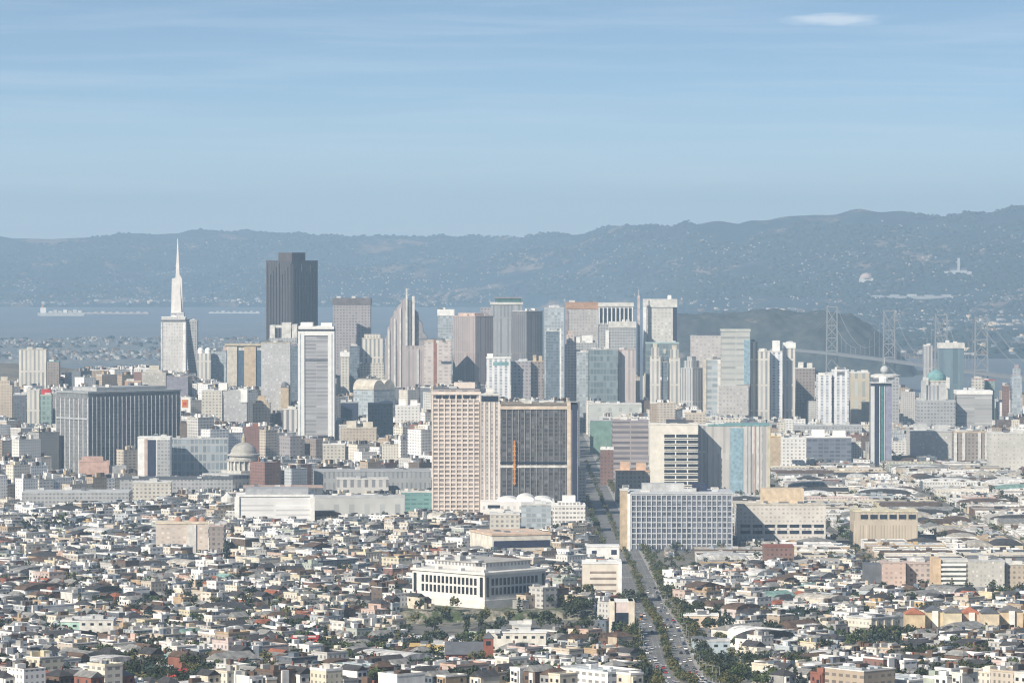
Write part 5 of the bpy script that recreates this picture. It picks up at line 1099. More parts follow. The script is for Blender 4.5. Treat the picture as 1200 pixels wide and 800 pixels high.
    if k == 'house' and c['front'] == 'u' and rs.random() < .35:
        a = rs.uniform(-.9, 0) * Y; bx('porch', -X - rs.uniform(1.5, 3), -X - .01, a, a + Y * .9, -4, h * rs.uniform(.35, .6), rs.choice([wm, WM['white'], WM['light grey']]))
    if c['chim'] and k == 'house': bx('chimney', X * .5 - .4, X * .5 + .4, Y * .2 - .4, Y * .2 + .4, h, h + (3.8 if c['roof'] != 'flat' else 1.9), WM['brick red'])
    # windows
    def wins(axis, half, other, maxn):
        n = max(1, min(maxn, int(half * 2 / 2.9))); st = c['st']
        for s_ in range(st):
            z = 1.3 + s_ * 3.05 + (h - .8 - st * 3.05) * .5
            if s_ == 0 and k == 'house' and rs.random() < .7:
                t0 = -half * .75
                if axis == 'v': bx('garage_door', t0, t0 + 2.6, -other - .08, -other - .005, .1, 2.3, WM['brown'] if rs.random() < .5 else WM['light grey'])
                else: bx('garage_door', -other - .08, -other - .005, t0, t0 + 2.6, .1, 2.3, WM['brown'] if rs.random() < .5 else WM['light grey'])
                continue
            for i in range(n):
                t = -half + (i + .5) * half * 2 / n; ww = rs.choice([.55, .7, .9])
                if c['bay'] and i == 0 and n > 1 and s_ > 0: continue
                if axis == 'v': bx('window', t - ww, t + ww, -other - .09, -other - .005, z, z + 1.55, WINDOW)
                else: bx('window', -other - .09, -other - .005, t - ww, t + ww, z, z + 1.55, WINDOW)
    if k == 'house':
        mn = 3
        if c['front'] == 'v':
            wins('v', X, Y, mn)
            if c['bay']:
                bay = bx('bay_window', -X + .5, -X + 3.1, -Y - 1.1, -Y - .005, 2.8, h - .5, WM['white'] if rs.random() < .4 else wm)
                for s_ in range(1, c['st']): bx('window', -X + 1, -X + 2.6, -Y - 1.19, -Y - 1.105, 1.3 + s_ * 3.05, 2.85 + s_ * 3.05 if 2.85 + s_ * 3.05 < h - .7 else h - .7, WINDOW, bay)
            if c['end']: wins('u', Y, X, 2)
        else:
            wins('u', Y, X, mn)
            if c['bay']:
                bay = bx('bay_window', -X - 1.1, -X - .005, -Y + .5, -Y + 3.1, 2.8, h - .5, WM['white'] if rs.random() < .4 else wm)
                for s_ in range(1, c['st']): bx('window', -X - 1.19, -X - 1.105, -Y + 1, -Y + 2.6, 1.3 + s_ * 3.05, 2.85 + s_ * 3.05 if 2.85 + s_ * 3.05 < h - .7 else h - .7, WINDOW, bay)
            if c['end']: wins('v', X, Y, 2)
    elif not single and k == 'flats' and near:
        wins('v', X, Y, 6); wins('u', Y, X, 5)
    elif single and c['front'] == 'v' and k == 'flats' and c['bay']:
        bx('entrance_bay', -2, 2, -Y - 1, -Y - .01, 0, h + .6, WM['white'])
    elif k == 'warehouse' and rs.random() < .7:
        if c['front'] == 'v': bx('loading_door', -X * .4, -X * .4 + 4, -Y - .12, -Y - .01, .1, 4, WM['slate blue'])
        else: bx('loading_door', -X - .12, -X - .01, -Y * .4, -Y * .4 + 4, .1, 4, WM['slate blue'])
MG_ = {k: Merge() for k in ('house', 'flats', 'warehouse', 'midrise')}
SG = Single()
NAME = {'house': ('house', 'house', 'houses crowding the near slopes'), 'flats': ('apartment_building', 'apartment building', 'mid sized apartment buildings between the houses'), 'warehouse': ('warehouse', 'warehouse', 'low flat warehouses and shops'), 'midrise': ('mid_rise_building', 'mid rise', 'mid rise buildings between the downtown towers')}
LABELQ = []      # (root, head, tail, px, py) finished once everything is placed
for c in CAND:
    if c['ind']:
        nm, cat, grp = NAME[c['kind']]; SG.start(c, nm); build(c, SG, True); r = SG.root; tag(r, None, cat, grp)
        wd = 'narrow' if c['l1' if c['front'] == 'v' else 'l2'] < (7.3 if c['kind'] == 'house' else 15) else 'wide'
        if c['kind'] == 'midrise': wd = 'tall' if c['h'] > 45 else 'squat'
        elif c['st'] >= 3 and c['kind'] == 'house': wd = ('tall ' if c['st'] > 3 else '') + wd
        LABELQ.append((r, '%s %s %s, %s%s roof' % (wd, c['wallc'], {'house': 'house', 'flats': 'flats', 'warehouse': 'warehouse', 'midrise': 'mid rise'}[c['kind']], {'pale gravel': 'gravel', 'dark tar': 'tar'}.get(c['roofc'], c['roofc']), '' if c['roof'] == 'flat' else ' ' + c['roof']), c['px'], c['py'], c['y']))
    else:
        MG_[c['kind']].start(c); build(c, MG_[c['kind']], False)
for c in HID:                                        # neighbours outside the frame or behind others
    enrich(c); q_ = c['kind'] if c['kind'] != 'house' or c['y'] < 2600 else 'warehouse'
    c['roof'] = 'flat' if c['roof'] == 'barrel' else c['roof']; c['bay'] = c['end'] = False
    MG_[c['kind']].start(c); build(c, MG_[c['kind']], False)
for k, nm in (('house', 'packed_houses'), ('flats', 'packed_apartments'), ('warehouse', 'packed_warehouses'), ('midrise', 'packed_mid_rises')):
    if MG_[k].V: MG_[k].finish(nm)
#print('CAND', {k: (len(v), sum(c['ind'] for c in v)) for k, v in lists.items()})

with_counts = {k: (len(v), sum(c['ind'] for c in v)) for k, v in lists.items()}

# ------------------------------------------------------------------ trees
def foliage(name, a, b_):
    m = bpy.data.materials.new(name); n, b = nodes(m)
    t = n.nodes.new('ShaderNodeTexCoord').outputs['Object']
    n.links.new(mixc(n, ramp(n, noise(n, t, .45, 4, .7), .38, .62), a, b_), b.inputs['Base Color']); b.inputs['Roughness'].default_value = .9
    MATS[name] = m; return m
FOL = [('dark green', foliage('leaf_dark', (0.015, 0.025, 0.010), (0.04, 0.052, 0.022))), ('mid green', foliage('leaf_mid', (0.03, 0.055, 0.018), (0.075, 0.10, 0.035))),
       ('olive', foliage('leaf_olive', (0.06, 0.065, 0.02), (0.13, 0.12, 0.045))), ('bluish green', foliage('leaf_blue', (0.015, 0.032, 0.028), (0.04, 0.06, 0.05)))]
bark = P('bark', (0.09, 0.065, 0.045))
def crown_geo(seed, kind, n=420):
    rs = np.random.RandomState(seed); V, Q = [], []
    if kind == 'cone': lobes = [(0, 0, 2 + i * 1.3, 2.6 * (1 - i / 7.5)) for i in range(7)]
    else:
        lobes = [(0, 0, 6.2, 2.9)]
        for i in range(7): a = rs.rand() * 6.28; r_ = 1.3 + rs.rand() * 1.9; lobes.append((r_ * math.cos(a), r_ * math.sin(a), 4.6 + rs.rand() * 3.8, 1.2 + rs.rand() * 1.2))
    for i in range(n):
        l = lobes[rs.randint(len(lobes))]; d_ = rs.normal(size=3); d_ /= np.linalg.norm(d_); rr = l[3] * (rs.rand() ** .35) * (1.12 if rs.rand() < .1 else 1)
        c = np.array(l[:3]) + d_ * rr * np.array([1, 1, .8]); sz = rs.uniform(.28, .62)
        nn = d_ + rs.normal(size=3) * .6; nn /= np.linalg.norm(nn); t1 = np.cross(nn, rs.normal(size=3)); t1 /= np.linalg.norm(t1); t2 = np.cross(nn, t1)
        k = len(V); V += [c + t1 * sz, c + t2 * sz * .8, c - t1 * sz, c - t2 * sz * .8]; Q.append((k, k + 1, k + 2, k + 3))
    return np.array(V), np.array(Q)
CG = [crown_geo(i, 'round') for i in range(5)] + [crown_geo(9, 'cone', 360)]
def trunk_geo():
    o = tube('trunk', [(0, 0, -2), (.1, 0, 2), (-.1, .1, 4.5), (.1, 0, 6.5)], [.34, .27, .2, .08], bark, None, 6); me = o.data; bpy.data.objects.remove(o); return me
TRM = trunk_geo(); CRM = {}
for i, (V, Q) in enumerate(CG):
    for j, (_, m_) in enumerate(FOL):
        o = npmesh('crown', V, Q, m_); CRM[i, j] = o.data; bpy.data.objects.remove(o)
OCA = np.array([(c['x'], c['y'], math.cos(c['th']), math.sin(c['th']), c['l1'] / 2, c['l2'] / 2) for c in CAND + HID if c['y'] < 5400])
TREES = []; CELLS = set()
def want(x, y, sc, kind, fol, avoid=True, grp='trees scattered between the houses'):
    if avoid:
        ex, ey = x - OCA[:, 0], y - OCA[:, 1]
        if np.any((np.abs(ex * OCA[:, 2] + ey * OCA[:, 3]) < OCA[:, 4] + .8) & (np.abs(ey * OCA[:, 2] - ex * OCA[:, 3]) < OCA[:, 5] + .8)): return
        if np.any((FT[:, 0] - x) ** 2 + (FT[:, 1] - y) ** 2 < (FT[:, 2] + 2) ** 2): return
        if abs(x - float(roadx(y))) < (17 if rs.random() < .35 else 38): return
    if avoid:
        if 2480 < y < 2740 and -75 < x < 58 and rs.random() < .8: return
        ck = (int(x // 10), int(y // 13))
        if ck in CELLS: return
        CELLS.add(ck)
    g = float(G(x, y)); px, py = proj(x, y, g + 5 * sc)
    if not (-10 < px < 1210 and py < 806): return
    X_, Y_ = int(np.clip(px, 0, W_ - 1)), int(np.clip(py - 4, 0, H_ - 1))
    TREES.append([x, y, g, sc, kind, fol, float(px), float(py), grp])
rs = random.Random(5)
for _ in range(26000):
    y = 2000 + 3300 * rs.random() ** 1.5; x = rs.uniform(-.122, .122) * y
    if rs.random() < (.30 if x < 0 else .5) + (y > 3400) * .3: continue
    want(x, y, rs.uniform(.7, 1.3), 5 if rs.random() < .08 else rs.randrange(5), rs.choice([0, 0, 0, 0, 1, 3, 3, 2]))
# avenue trees: both pavements and the median
y = 1990
while y < 5300:
    rx = float(roadx(y)); st = 7.5 if y < 3300 else 12
    for off, p_ in ((-16.5, .85), (16.5, .9), (0, .7), (21, .5 if y < 3300 else .2), (-22, .35), (34, .25 if y < 2700 else 0)):
        if rs.random() < p_: want(rx + off + rs.uniform(-1, 1), y + rs.uniform(-3, 3), rs.uniform(.6, .95) * (.8 if off == 0 else 1), rs.randrange(5), rs.choice([1, 2, 2, 0, 2]), False, 'street trees lining the avenue')
    if 2800 < y < 3350:
        for _ in range(3): want(rx + rs.uniform(15, 27), y + rs.uniform(-4, 4), rs.uniform(.55, .9), rs.randrange(5), rs.choice([1, 2, 0]), False, 'street trees lining the avenue')
    y += st
# the dense groves one can make out: left, right, base row (pixels), count, depth, scale, foliage
for (a, b_, q, n_, sc, fo) in ((-10, 50, 800, 16, 1.4, 0), (35, 70, 772, 8, 1.2, 0), (118, 205, 768, 6, .9, 2), (448, 478, 702, 12, 1.25, 3), (925, 990, 738, 18, 1.2, 3), (28, 92, 630, 18, 1.6, 0), (92, 160, 640, 10, 1.4, 3), (255, 268, 668, 2, 2.0, 3),
                       (388, 425, 792, 10, 1.3, 0), (338, 372, 752, 9, 1.2, 0), (640, 676, 805, 9, 1.2, 1), (925, 950, 803, 6, 1.3, 0), (1010, 1034, 690, 9, 1.5, 0), (1120, 1150, 745, 9, 1.3, 3), (1125, 1140, 705, 4, 1.2, 0), (660, 700, 722, 9, 1.1, 0), (250, 330, 780, 5, .8, 1),
                       (75, 150, 610, 12, 1.3, 0), (425, 470, 650, 8, 1.2, 0), (560, 612, 660, 6, .9, 0), (1070, 1110, 790, 8, 1.2, 0), (985, 1010, 640, 8, 1.3, 1), (540, 575, 668, 8, 1.0, 0), (720, 745, 715, 7, 1.1, 0), (60, 120, 702, 7, 1.1, 0), (300, 350, 703, 7, 1.1, 3), (200, 262, 738, 7, 1.1, 0), (420, 470, 738, 8, 1.1, 0), (150, 190, 672, 6, 1.2, 0), (380, 420, 665, 6, 1.1, 3), (880, 920, 690, 6, 1.1, 0)):
    for _ in range(n_):
        px = rs.uniform(a, b_); py = q - rs.uniform(0, 9)
        lo_, hi_ = 1900.0, 5000.0
        for _k in range(30):
            md = (lo_ + hi_) / 2; yy_ = float(proj(XP(px, md), md, float(G(XP(px, md), md)))[1])
            if yy_ > py: lo_ = md
            else: hi_ = md
        md = max(2030, md)
        want(XP(px, md), md, sc * rs.uniform(.75, 1.15), 5 if (a, b_) == (255, 268) else rs.randrange(5), fo if rs.random() < .75 else rs.choice([0, 1]), False, 'dark groves among the roofs')
# buildings standing inside the groves or in a tree's crown stay; a tree hidden behind a building is left out
def hidden(t):
    px, py = proj(t[0], t[1], t[2] + 9 * t[3]); X_, Y_ = int(round(float(px))), int(round(float(py)))
    if not (0 <= X_ < W_ and 0 <= Y_ < H_): return False
    i = DEP[Y_, X_]; return i < t[1] - 6
DEP = np.full((H_, W_), 1e9); 
for d_, i, c8 in items:
    px, py = proj(c8[:, 0], c8[:, 1], c8[:, 2]); a, b_ = int(max(0, px.min())), int(min(W_ - 1, px.max())); q0, q1 = int(max(0, py[4:].max())), int(min(H_ - 1, py[:4].max()))
    if b_ > a and q1 > q0: DEP[q0:q1, a:b_] = np.minimum(DEP[q0:q1, a:b_], d_)
vis = [t for t in TREES if not hidden(t)]
# the largest in the picture become objects, the rest one mass
vis.sort(key=lambda t: t[3] / t[1] * (-1 if t[8].startswith('street') is False else -1.15))
TV, TQ, TM = [], [], []; off = 0; RSN = np.random.RandomState(3)
for i, t in enumerate(vis):
    x, y, g, sc, kd, fo, px, py, grp = t; a = rs.random() * 6.28; s3 = (sc * rs.uniform(.85, 1.2), sc * rs.uniform(.85, 1.2), sc * rs.uniform(.85, 1.1))
    if i < 290:
        r = empty('conifer_tree' if kd == 5 else 'leafy_tree', (x, y, g), a); r.scale = s3
        cr_o = bpy.data.objects.new('crown', CRM[kd, fo]); C.objects.link(cr_o); cr_o.parent = r
        tr_o = bpy.data.objects.new('trunk', TRM); C.objects.link(tr_o); tr_o.parent = r
        tag(r, None, 'tree', grp)
        LABELQ.append((r, '%s %s %s' % ('large' if sc > 1.15 else 'small' if sc < .75 else 'medium', FOL[fo][0], 'conical tree' if kd == 5 else 'leafy tree') + (' on the avenue' if grp.startswith('street') else ''), px, py, y))
    else:
        V, Q = CG[kd]; nq = 150 if y < 3000 else 80
        sel = RSN.permutation(len(Q))[:nq]; v = V[Q[sel].ravel()].copy(); ctr = v.reshape(-1, 4, 3).mean(1, keepdims=True); v = ((v.reshape(-1, 4, 3) - ctr) * 1.5 + ctr).reshape(-1, 3) * np.array(s3)
        w2 = np.empty_like(v); w2[:, 0] = x + v[:, 0] * math.cos(a) - v[:, 1] * math.sin(a); w2[:, 1] = y + v[:, 0] * math.sin(a) + v[:, 1] * math.cos(a); w2[:, 2] = g + v[:, 2]
        TV.append(w2); TQ.append(np.arange(nq * 4).reshape(-1, 4) + off); TM += [fo] * nq; off += nq * 4
if TV: tag(npmesh('far_trees', np.concatenate(TV), np.concatenate(TQ), [q[1] for q in FOL], TM), kind='stuff')

# ------------------------------------------------------------------ cars on the avenue
rubber = P('tyre_rubber', (0.02, 0.02, 0.02))
def car_proto(nm, cname, rgb, van=False, bus=False):
    m = P('car_paint_' + cname, rgb, .25, .05); L2, Wd, hb, ht = (2.2, .9, .85, 1.45) if not van else (2.5, 1.0, 1.1, 2.1)
    if bus: L2, Wd, hb, ht = 6.0, 1.28, 1.2, 3.1
    r = empty(nm, (0, 0, 0))
    f = .62 if not (van or bus) else .96
    vs = [(-Wd, -L2, .35), (Wd, -L2, .35), (Wd, L2, .35), (-Wd, L2, .35), (-Wd, -L2 * .97, hb), (Wd, -L2 * .97, hb), (Wd, L2 * .95, hb * .92), (-Wd, L2 * .95, hb * .92)]
    mesh('body', vs, BOXF, m, r)
    a, b_ = (-L2 * .82, L2 * .38) if not (van or bus) else (-L2 * .94, L2 * (.7 if van else .94))
    vs = [(-Wd * .94, a, hb), (Wd * .94, a, hb), (Wd * .94, b_, hb), (-Wd * .94, b_, hb), (-Wd * .8, a * .8, ht - .06), (Wd * .8, a * .8, ht - .06), (Wd * .8, b_ * .5, ht - .06), (-Wd * .8, b_ * .5, ht - .06)]
    mesh('windows', vs, BOXF, WINDOW, r); box('roof', -Wd * .8, Wd * .8, a * .8, b_ * .5 if not bus else b_ * .9, ht - .055, ht, m, r)
    for sx_ in (-1, 1):
        for sy2 in (-.62, .62):
            vs2, fs2 = [], []; n_ = 8
            for q in (0, .2):
                for k in range(n_): t = 2 * math.pi * k / n_; vs2.append((sx_ * (Wd - .12 + q), sy2 * L2 + .33 * math.cos(t), .33 + .33 * math.sin(t)))
            fs2 = [(k, (k + 1) % n_, n_ + (k + 1) % n_, n_ + k) for k in range(n_)] + [tuple(range(n_, 2 * n_)), tuple(range(n_))[::-1]]
            mesh('wheel', vs2, fs2, rubber, r)
    return r
PRO = [(car_proto('car', cn, rgb), cn + ' saloon car', 'car') for cn, rgb in (('white', (.75, .75, .75)), ('silver', (.5, .52, .54)), ('black', (.02, .02, .025)), ('dark blue', (.03, .05, .14)), ('red', (.4, .03, .03)), ('grey', (.2, .21, .22)), ('beige', (.5, .44, .34)))]
PRO += [(car_proto('van', 'pure white', (.78, .78, .76), van=True), 'white van', 'van'), (car_proto('bus', 'bus orange', (.6, .22, .06), bus=True), 'orange city bus', 'bus')]
used = set()
def put_car(i, x, y, rz, lane_):
    r0, lb, cat = PRO[i]
    if i not in used: r = r0; used.add(i)
    else:
        r = r0.copy(); C.objects.link(r)
        for ch in r0.children: c_ = ch.copy(); C.objects.link(c_); c_.parent = r
    z = float(G(float(roadx(y)), y)) + .26; r.location = (x, y, z); r.rotation_euler = (0, 0, rz)
    tag(r, None, cat, 'vehicles on the avenue'); px, py = proj(x, y, z + 1); LABELQ.append((r, lb + ' ' + lane_, float(px), float(py), y))
rs = random.Random(15)
for off, dr, p_, nm in ((-11.6, 0, .75, 'parked on the left kerb'), (11.6, 0, .75, 'parked on the right kerb'), (-8, 1, .42, 'in the outer left lane'), (-4.9, 1, .42, 'in the inner left lane'), (4.9, 0, .42, 'in the inner right lane'), (8, 0, .42, 'in the outer right lane')):
    y = 2010 + rs.random() * 9
    while y < 3150:
        if rs.random() < p_ * (.55 if y > 2500 else .85):
            i = rs.choice([0, 0, 1, 1, 2, 3, 4, 5, 5, 6, 7] + ([8] if abs(off) < 9 and rs.random() < .25 else [])); put_car(i, float(roadx(y)) + off + rs.uniform(-.2, .2), y, math.pi * dr, nm)
        y += rs.uniform(8, 17) + (6 if abs(off) < 9 else 0)
for i in range(len(PRO)):
    if i not in used: put_car(i, float(roadx(2150)) + 8, 2052 + i * 13, 0, 'in the outer right lane')

# ------------------------------------------------------------------ street lamps
gal = P('galvanised_steel', (0.32, 0.33, 0.34), .5)
lp = empty('street_lamp', (0, 0, 0)); tube('pole', [(0, 0, 0), (0, 0, 9)], [.2, .12], gal, lp, 6); tube('arm', [(0, 0, 8.8), (-1.2, 0, 9.4), (-2.6, 0, 9.5)], .09, gal, lp, 5); box('lamp_head', -3.2, -2.3, -.18, .18, 9.36, 9.52, lgrey, lp)
k = 0
for q in range(22):
    for sg in (1, -1):
        y = 2035 + q * 44 + (sg < 0) * 20; x = float(roadx(y)) + sg * 14
        if k == 0: r = lp
        else:
            r = lp.copy(); C.objects.link(r)
            for ch in lp.children: c_ = ch.copy(); C.objects.link(c_); c_.parent = r
        k += 1; r.location = (x, y, float(G(x - sg * 14, y)) + .38); r.rotation_euler = (0, 0, 0 if sg > 0 else math.pi)
        tag(r, None, 'street lamp', 'street lamps along the avenue'); px, py = proj(x, y, r.location.z + 6)
        LABELQ.append((r, 'grey street lamp on the %s pavement' % ('right' if sg > 0 else 'left'), float(px), float(py), y))

# ------------------------------------------------------------------ suspension bridge
bst = P('bridge_steel', (0.20, 0.21, 0.22), .7, .1)
br = empty('suspension_bridge', (XP(975, 8800), 8800, 0)); tag(br, 'long grey suspension bridge with tall cross braced towers running right from the wooded island', 'bridge')
bx0, by0 = XP(975, 8800), 8800.0
tws = [(975, 8800), (1042, 8250), (1103, 7750), (1150, 7400)]
rel_ = lambda px, d_, z: np.array((XP(px, d_) - bx0, d_ - by0, z))
for px, d_ in tws:
    p0 = rel_(px, d_, 0); vs, fs = [], []
    def bar(a, b_, r_):
        a, b_ = np.array(a, float), np.array(b_, float); t = b_ - a; t /= np.linalg.norm(t); s1 = np.cross(t, (0, 1, 0)); s1 /= np.linalg.norm(s1); s2 = np.cross(t, s1); k = len(vs)
        for e in (a, b_):
            for u_, v_ in ((-1, -1), (1, -1), (1, 1), (-1, 1)): vs.append(tuple(e + s1 * u_ * r_ + s2 * v_ * r_))
        fs.extend([tuple(k + q for q in f_) for f_ in BOXF])
    for sg in (-1, 1): bar(p0 + (sg * 12, 0, -4), p0 + (sg * 10, 0, 158), 1.3)
    for zz in (66, 92, 118, 156): bar(p0 + (-11, 0, zz), p0 + (11, 0, zz), 1.1)
    for za, zb in ((6, 34), (34, 64), (68, 92), (94, 118), (120, 152)):
        bar(p0 + (-11, 0, za), p0 + (11, 0, zb), .7); bar(p0 + (11, 0, za), p0 + (-11, 0, zb), .7)
    mesh('tower', vs, fs, bst, br)
path = [(925, 9150)] + tws + [(1215, 7000), (1260, 6800)]
for sg in (-1, 1):
    pts = []
    for (a, b_) in zip(path[:-1], path[1:]):
        for k in range(12):
            t = k / 12; px = a[0] + (b_[0] - a[0]) * t; d_ = a[1] + (b_[1] - a[1]) * t; ea = a in tws; eb = b_ in tws
            za, zb = (158 if ea else 66), (158 if eb else 66); z = za + (zb - za) * t - (4 * t * (1 - t)) * ((80 if ea and eb else 12)); pts.append(rel_(px, d_, z) + (sg * 10, 0, 0))
    tube('main_cable', pts, .55, bst, br, 4)
for i, (a, b_) in enumerate(zip(path[:-1], path[1:])):
    A_, B_ = rel_(*a, 58), rel_(*b_, 58); vs = []
    for e in (A_, B_):
        for dx, dz_ in ((-11, 0), (11, 0), (11, 4.5), (-11, 4.5)): vs.append(tuple(e + (dx, 0, dz_)))
    mesh('deck_span', vs, [(0, 1, 2, 3), (4, 7, 6, 5), (0, 4, 5, 1), (1, 5, 6, 2), (2, 6, 7, 3), (3, 7, 4, 0)], bst, br)
for (a, b_) in zip(tws[:-1], tws[1:]):
    for k in range(1, 12):
        t = k / 12; px = a[0] + (b_[0] - a[0]) * t; d_ = a[1] + (b_[1] - a[1]) * t; z = 158 - 4 * t * (1 - t) * 80; p = rel_(px, d_, 0)
        for sg in (-1,): box('hanger', p[0] + sg * 10 - .35, p[0] + sg * 10 + .35, p[1] - .35, p[1] + .35, 66, max(67, z), bst, br)
vs = []

# ------------------------------------------------------------------ the far shore
sh = B.__new__(B)
def far_thing(nm, lb, cat, px, d_, zf=None):
    x = XP(px, d_); z = float(far_h(np.array(x), np.array(float(d_)))) if zf is None else zf
    r = empty(nm, (x, d_, z)); tag(r, lb, cat); return r
r = far_thing('cargo_ship', 'long pale cargo ship lying off the far shore at upper left', 'ship', 72, 17600, 0)
hullv = [(-95, -12, -2), (90, -12, -2), (90, 12, -2), (-95, 12, -2), (-98, -14, 13), (104, -14, 14), (104, 14, 14), (-98, 14, 13)]
mesh('hull', hullv, BOXF, P('hull_paint', (0.50, 0.50, 0.48)), r); box('deckhouse', -86, -62, -11, 11, 13.1, 34, white, r); box('funnel', -82, -74, -4, 4, 34.1, 42, orange, r)
for i in range(7): box('container_stack', -52 + i * 20, -36 + i * 20, -11, 11, 13.8, 20 + (i * 5 % 9), [offw, lgrey, cream, white, pinkst, lgrey, offw][i], r)
for (px0, px1, d_, h_, w_, lb) in ((245, 305, 18300, 5, 26, 'low pale breakwater in the bay left of the very tall dark tower'), (1018, 1200, 16900, 5, 12, 'long pale container wharf along the far shore on the right'), (100, 175, 18200, 4, 30, 'thin reddish sandbar pier on the far shore at left')):
    r = far_thing('breakwater', lb, 'pier', (px0 + px1) / 2, d_, None if px0 == 1018 else 0); hw = (px1 - px0) / F * d_ / 2
    box('quay', -hw, hw, -w_, w_, -30, h_, [lgrey, grey, pinkst][0 if px0 == 245 else 1 if px0 == 1018 else 2], r)
    for i in range(9): t = -hw + hw * 2 * (i + .5) / 9; box('shed', t - hw * .06, t + hw * .06, -w_ * .6, w_ * .3, h_ + .05, h_ + 3 + (i * 7 % 5), [grey, grey, lgrey][i % 3], r)
r = far_thing('grand_hotel', 'white grand hotel with a tall square tower on the far right hillside', 'hotel', 1123, 17700); r.scale = (.62, .62, .8)
box('wall', -55, 55, -15, 15, -30, 22, lgrey, r); box('wing', -95, -55.1, -12, 8, -30, 16, lgrey, r); box('wing', 55.1, 88, -12, 8, -30, 15, lgrey, r); box('tower', -9, 9, -19, -15.1, -30, 85, lgrey, r); prism('roof', -56, 56, -16, 16, 22, [(0, 0), (.5, 12), (1, 0)], slate, r, axis='y')
r = far_thing('domed_hall', 'big white domed hall on the far shore right of the tall skyline', 'hall', 1015, 17600)
box('wall', -28, 28, -20, 20, -8, 16, offw, r); lathe('dome', [(27, 0), (25, 8), (18, 16), (9, 20), (1, 22)], pinkst, r, 20, (0, 0, 16))

# countless houses on the far hills and flats, one mass each
def scatter(name, n_, pxr, yr, sz, hz_, mats, dens, seed, fn=far_h, zmax=1e9):
    r_ = np.random.RandomState(seed); y = yr[0] + (yr[1] - yr[0]) * r_.rand(n_) ** dens; px = pxr[0] + (pxr[1] - pxr[0]) * r_.rand(n_); y = y * (ridge_d(px) / 26500.0 if name.startswith('hill') else 1); x = (px - CX) / F * y
    z = fn(x, y); k = (z > 1) & (z < zmax) & (vnoise(x / 260, y / 420, seed + 1) > .36) ; x, y, z = x[k], y[k], z[k]; n2 = len(x)
    w_ = r_.uniform(*sz, n2) / 2; dp = r_.uniform(*sz, n2) / 2; h_ = r_.uniform(*hz_, n2)
    base = np.array(boxv(-1, 1, -1, 1, 0, 1), float); V = np.empty((n2, 8, 3)); V[:, :, 0] = x[:, None] + base[None, :, 0] * w_[:, None]; V[:, :, 1] = y[:, None] + base[None, :, 1] * dp[:, None]
    V[:, :, 2] = z[:, None] - 6 + base[None, :, 2] * (h_[:, None] + 6)
    Qb = np.array(BOXF[1:]); Qs = (Qb[None] + (np.arange(n2) * 8)[:, None, None]).reshape(-1, 4); mi = np.repeat(r_.randint(0, len(mats), n2), 5)
    tag(npmesh(name, V.reshape(-1, 3), Qs, mats, mi), kind='stuff')
scatter('hillside_houses', 6500, (-30, 1230), (19300, 25900), (5, 9), (3, 5), [WM['mid grey'], WM['mid grey'], RM['grey'], WM['light grey'], WM['tan'], WM['slate blue']], 1.7, 40)
scatter('shore_buildings', 5200, (-30, 1230), (10800, 20800), (9, 30), (4, 10), [WM['mid grey'], WM['mid grey'], WM['slate blue'], WM['beige'], WM['slate blue'], WM['brown']], .8, 50, zmax=42)
scatter('spit_buildings', 1500, (-220, 470), (10250, 12750), (5, 13), (3, 7), [WM['mid grey'], RM['grey'], WM['slate blue'], WM['brown']], 1, 54, fn=spit_h)
def clumps(name, n_, pxr, yr, seed, smin=9, smax=26, zlo=12, fn=far_h):
    r_ = np.random.RandomState(seed); y = yr[0] + (yr[1] - yr[0]) * r_.rand(n_); px = pxr[0] + (pxr[1] - pxr[0]) * r_.rand(n_); y = y * (ridge_d(px) / 26500.0 if name.startswith('hill') else 1); x = (px - CX) / F * y; z = fn(x, y)
    k = (z > zlo) & (vnoise(x / 350, y / 600, seed) > .40); x, y, z = x[k], y[k], z[k]; n2 = len(x); s_ = r_.uniform(smin, smax, n2)
    oc = np.array([(1, 0, 0), (0, 1, 0), (-1, 0, 0), (0, -1, 0), (0, 0, .8), (.7, .7, .45), (-.7, .7, .45), (-.7, -.7, .45), (.7, -.7, .45)], float)
    V = np.stack([x, y, z], -1)[:, None, :] + oc[None] * s_[:, None, None] * r_.uniform(.75, 1.25, (n2, 9, 1))
    T = np.array([(0, 5, 8), (0, 1, 5), (1, 6, 5), (1, 2, 6), (2, 7, 6), (2, 3, 7), (3, 8, 7), (3, 0, 8), (4, 8, 5), (4, 5, 6), (4, 6, 7), (4, 7, 8)])
    tag(npmesh(name, V.reshape(-1, 3), (T[None] + (np.arange(n2) * 9)[:, None, None]).reshape(-1, 3), [foliage('far_leaf', (0.008, 0.022, 0.03), (0.03, 0.05, 0.052))]), kind='stuff')
clumps('hillside_woods', 12000, (-30, 1230), (19900, 26700), 60, 7, 17)
clumps('spit_woods', 350, (-220, 470), (10250, 12750), 66, 5, 11, 1, spit_h)
clumps('shore_woods', 5000, (780, 1230), (10900, 19900), 63, 7, 18, 1)

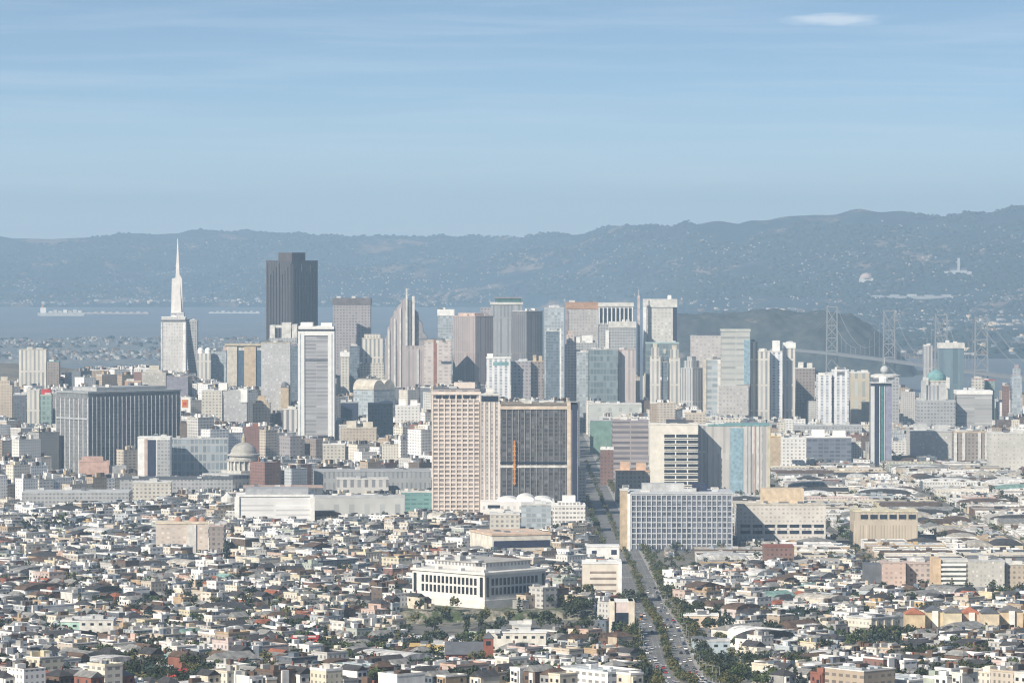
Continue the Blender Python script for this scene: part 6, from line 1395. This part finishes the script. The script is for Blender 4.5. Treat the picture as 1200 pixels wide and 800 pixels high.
# ------------------------------------------------------------------ labels for everything placed in loops
ANCH = REFS + [(0, 800, 'the bottom left corner'), (1200, 800, 'the bottom right corner'), (600, 800, 'the bottom centre'), (0, 690, 'the left edge'), (1200, 640, 'the right edge'), (300, 800, 'the lower left edge'), (900, 800, 'the lower right edge'), (150, 690, 'the lower left roofs'), (745, 667, 'the tree lined avenue'), (955, 725, 'the dark right grove'), (462, 690, 'the round bluish grove'), (25, 785, 'the big corner grove'), (355, 690, 'the middle left roofs'), (860, 680, 'the middle right roofs')]
def near_ref(px, py):
    best = min(ANCH, key=lambda q: math.hypot(px - q[0], (py - q[1]) * 1.6)); dx, dy = px - best[0], py - best[1]
    far_ = 'far ' if math.hypot(dx, dy * 1.6) > 90 else 'just ' if math.hypot(dx, dy * 1.6) < 32 else ''
    if abs(dx) > 2 * abs(dy): w_ = 'left of' if dx < 0 else 'right of'
    elif abs(dx) < .5 * abs(dy): w_ = 'above' if dy < 0 else 'below'
    else: w_ = ('above' if dy < 0 else 'below') + (' left of' if dx < 0 else ' right of')
    return far_ + w_ + ' ' + best[2]
ORD = ['leftmost', 'second', 'third', 'fourth', 'fifth', 'sixth', 'seventh', 'eighth', 'ninth', 'tenth', 'eleventh', 'twelfth', 'thirteenth', 'fourteenth', 'fifteenth', 'sixteenth', 'seventeenth', 'eighteenth', 'nineteenth', 'twentieth']
G_ = {}
for r, head, px, py, d_ in LABELQ: G_.setdefault((head, near_ref(px, py)), []).append((px, r))
for (head, tail), v in G_.items():
    v.sort(key=lambda q: q[0])
    for i, (px, r) in enumerate(v):
        pre = '' if len(v) == 1 else ('left hand ' if i == 0 else 'right hand ') if len(v) == 2 else 'leftmost ' if i == 0 else 'rightmost ' if i == len(v) - 1 else (ORD[i] if i < 20 else 'later') + ' from left, '
        lb = pre + head + ', ' + tail
        for a, b_ in ((', far ', ', '), (', just ', ', '), (' from left,', ''), ('leafy tree', 'tree'), ('medium ', ''), (' the ', ' ')):
            if len(lb.split()) > 16: lb = lb.replace(a, b_)
        r['label'] = lb

seen = {}
for o in C.objects:
    if o.parent is None and o.get('label'): seen.setdefault(o['label'], []).append(o)
for lb, v in seen.items():
    if len(v) < 2: continue
    v.sort(key=lambda o: o.location.y)
    for i, o in enumerate(v):
        ws = lb.replace(' the ', ' ').replace('left hand ', 'left ').replace('right hand ', 'right ').replace('saloon ', '')
        o['label'] = (('nearer ' if i == 0 else 'farther ') if len(v) == 2 else ['nearest ', 'second nearest '][i] if i < 2 else 'farther ') + ws
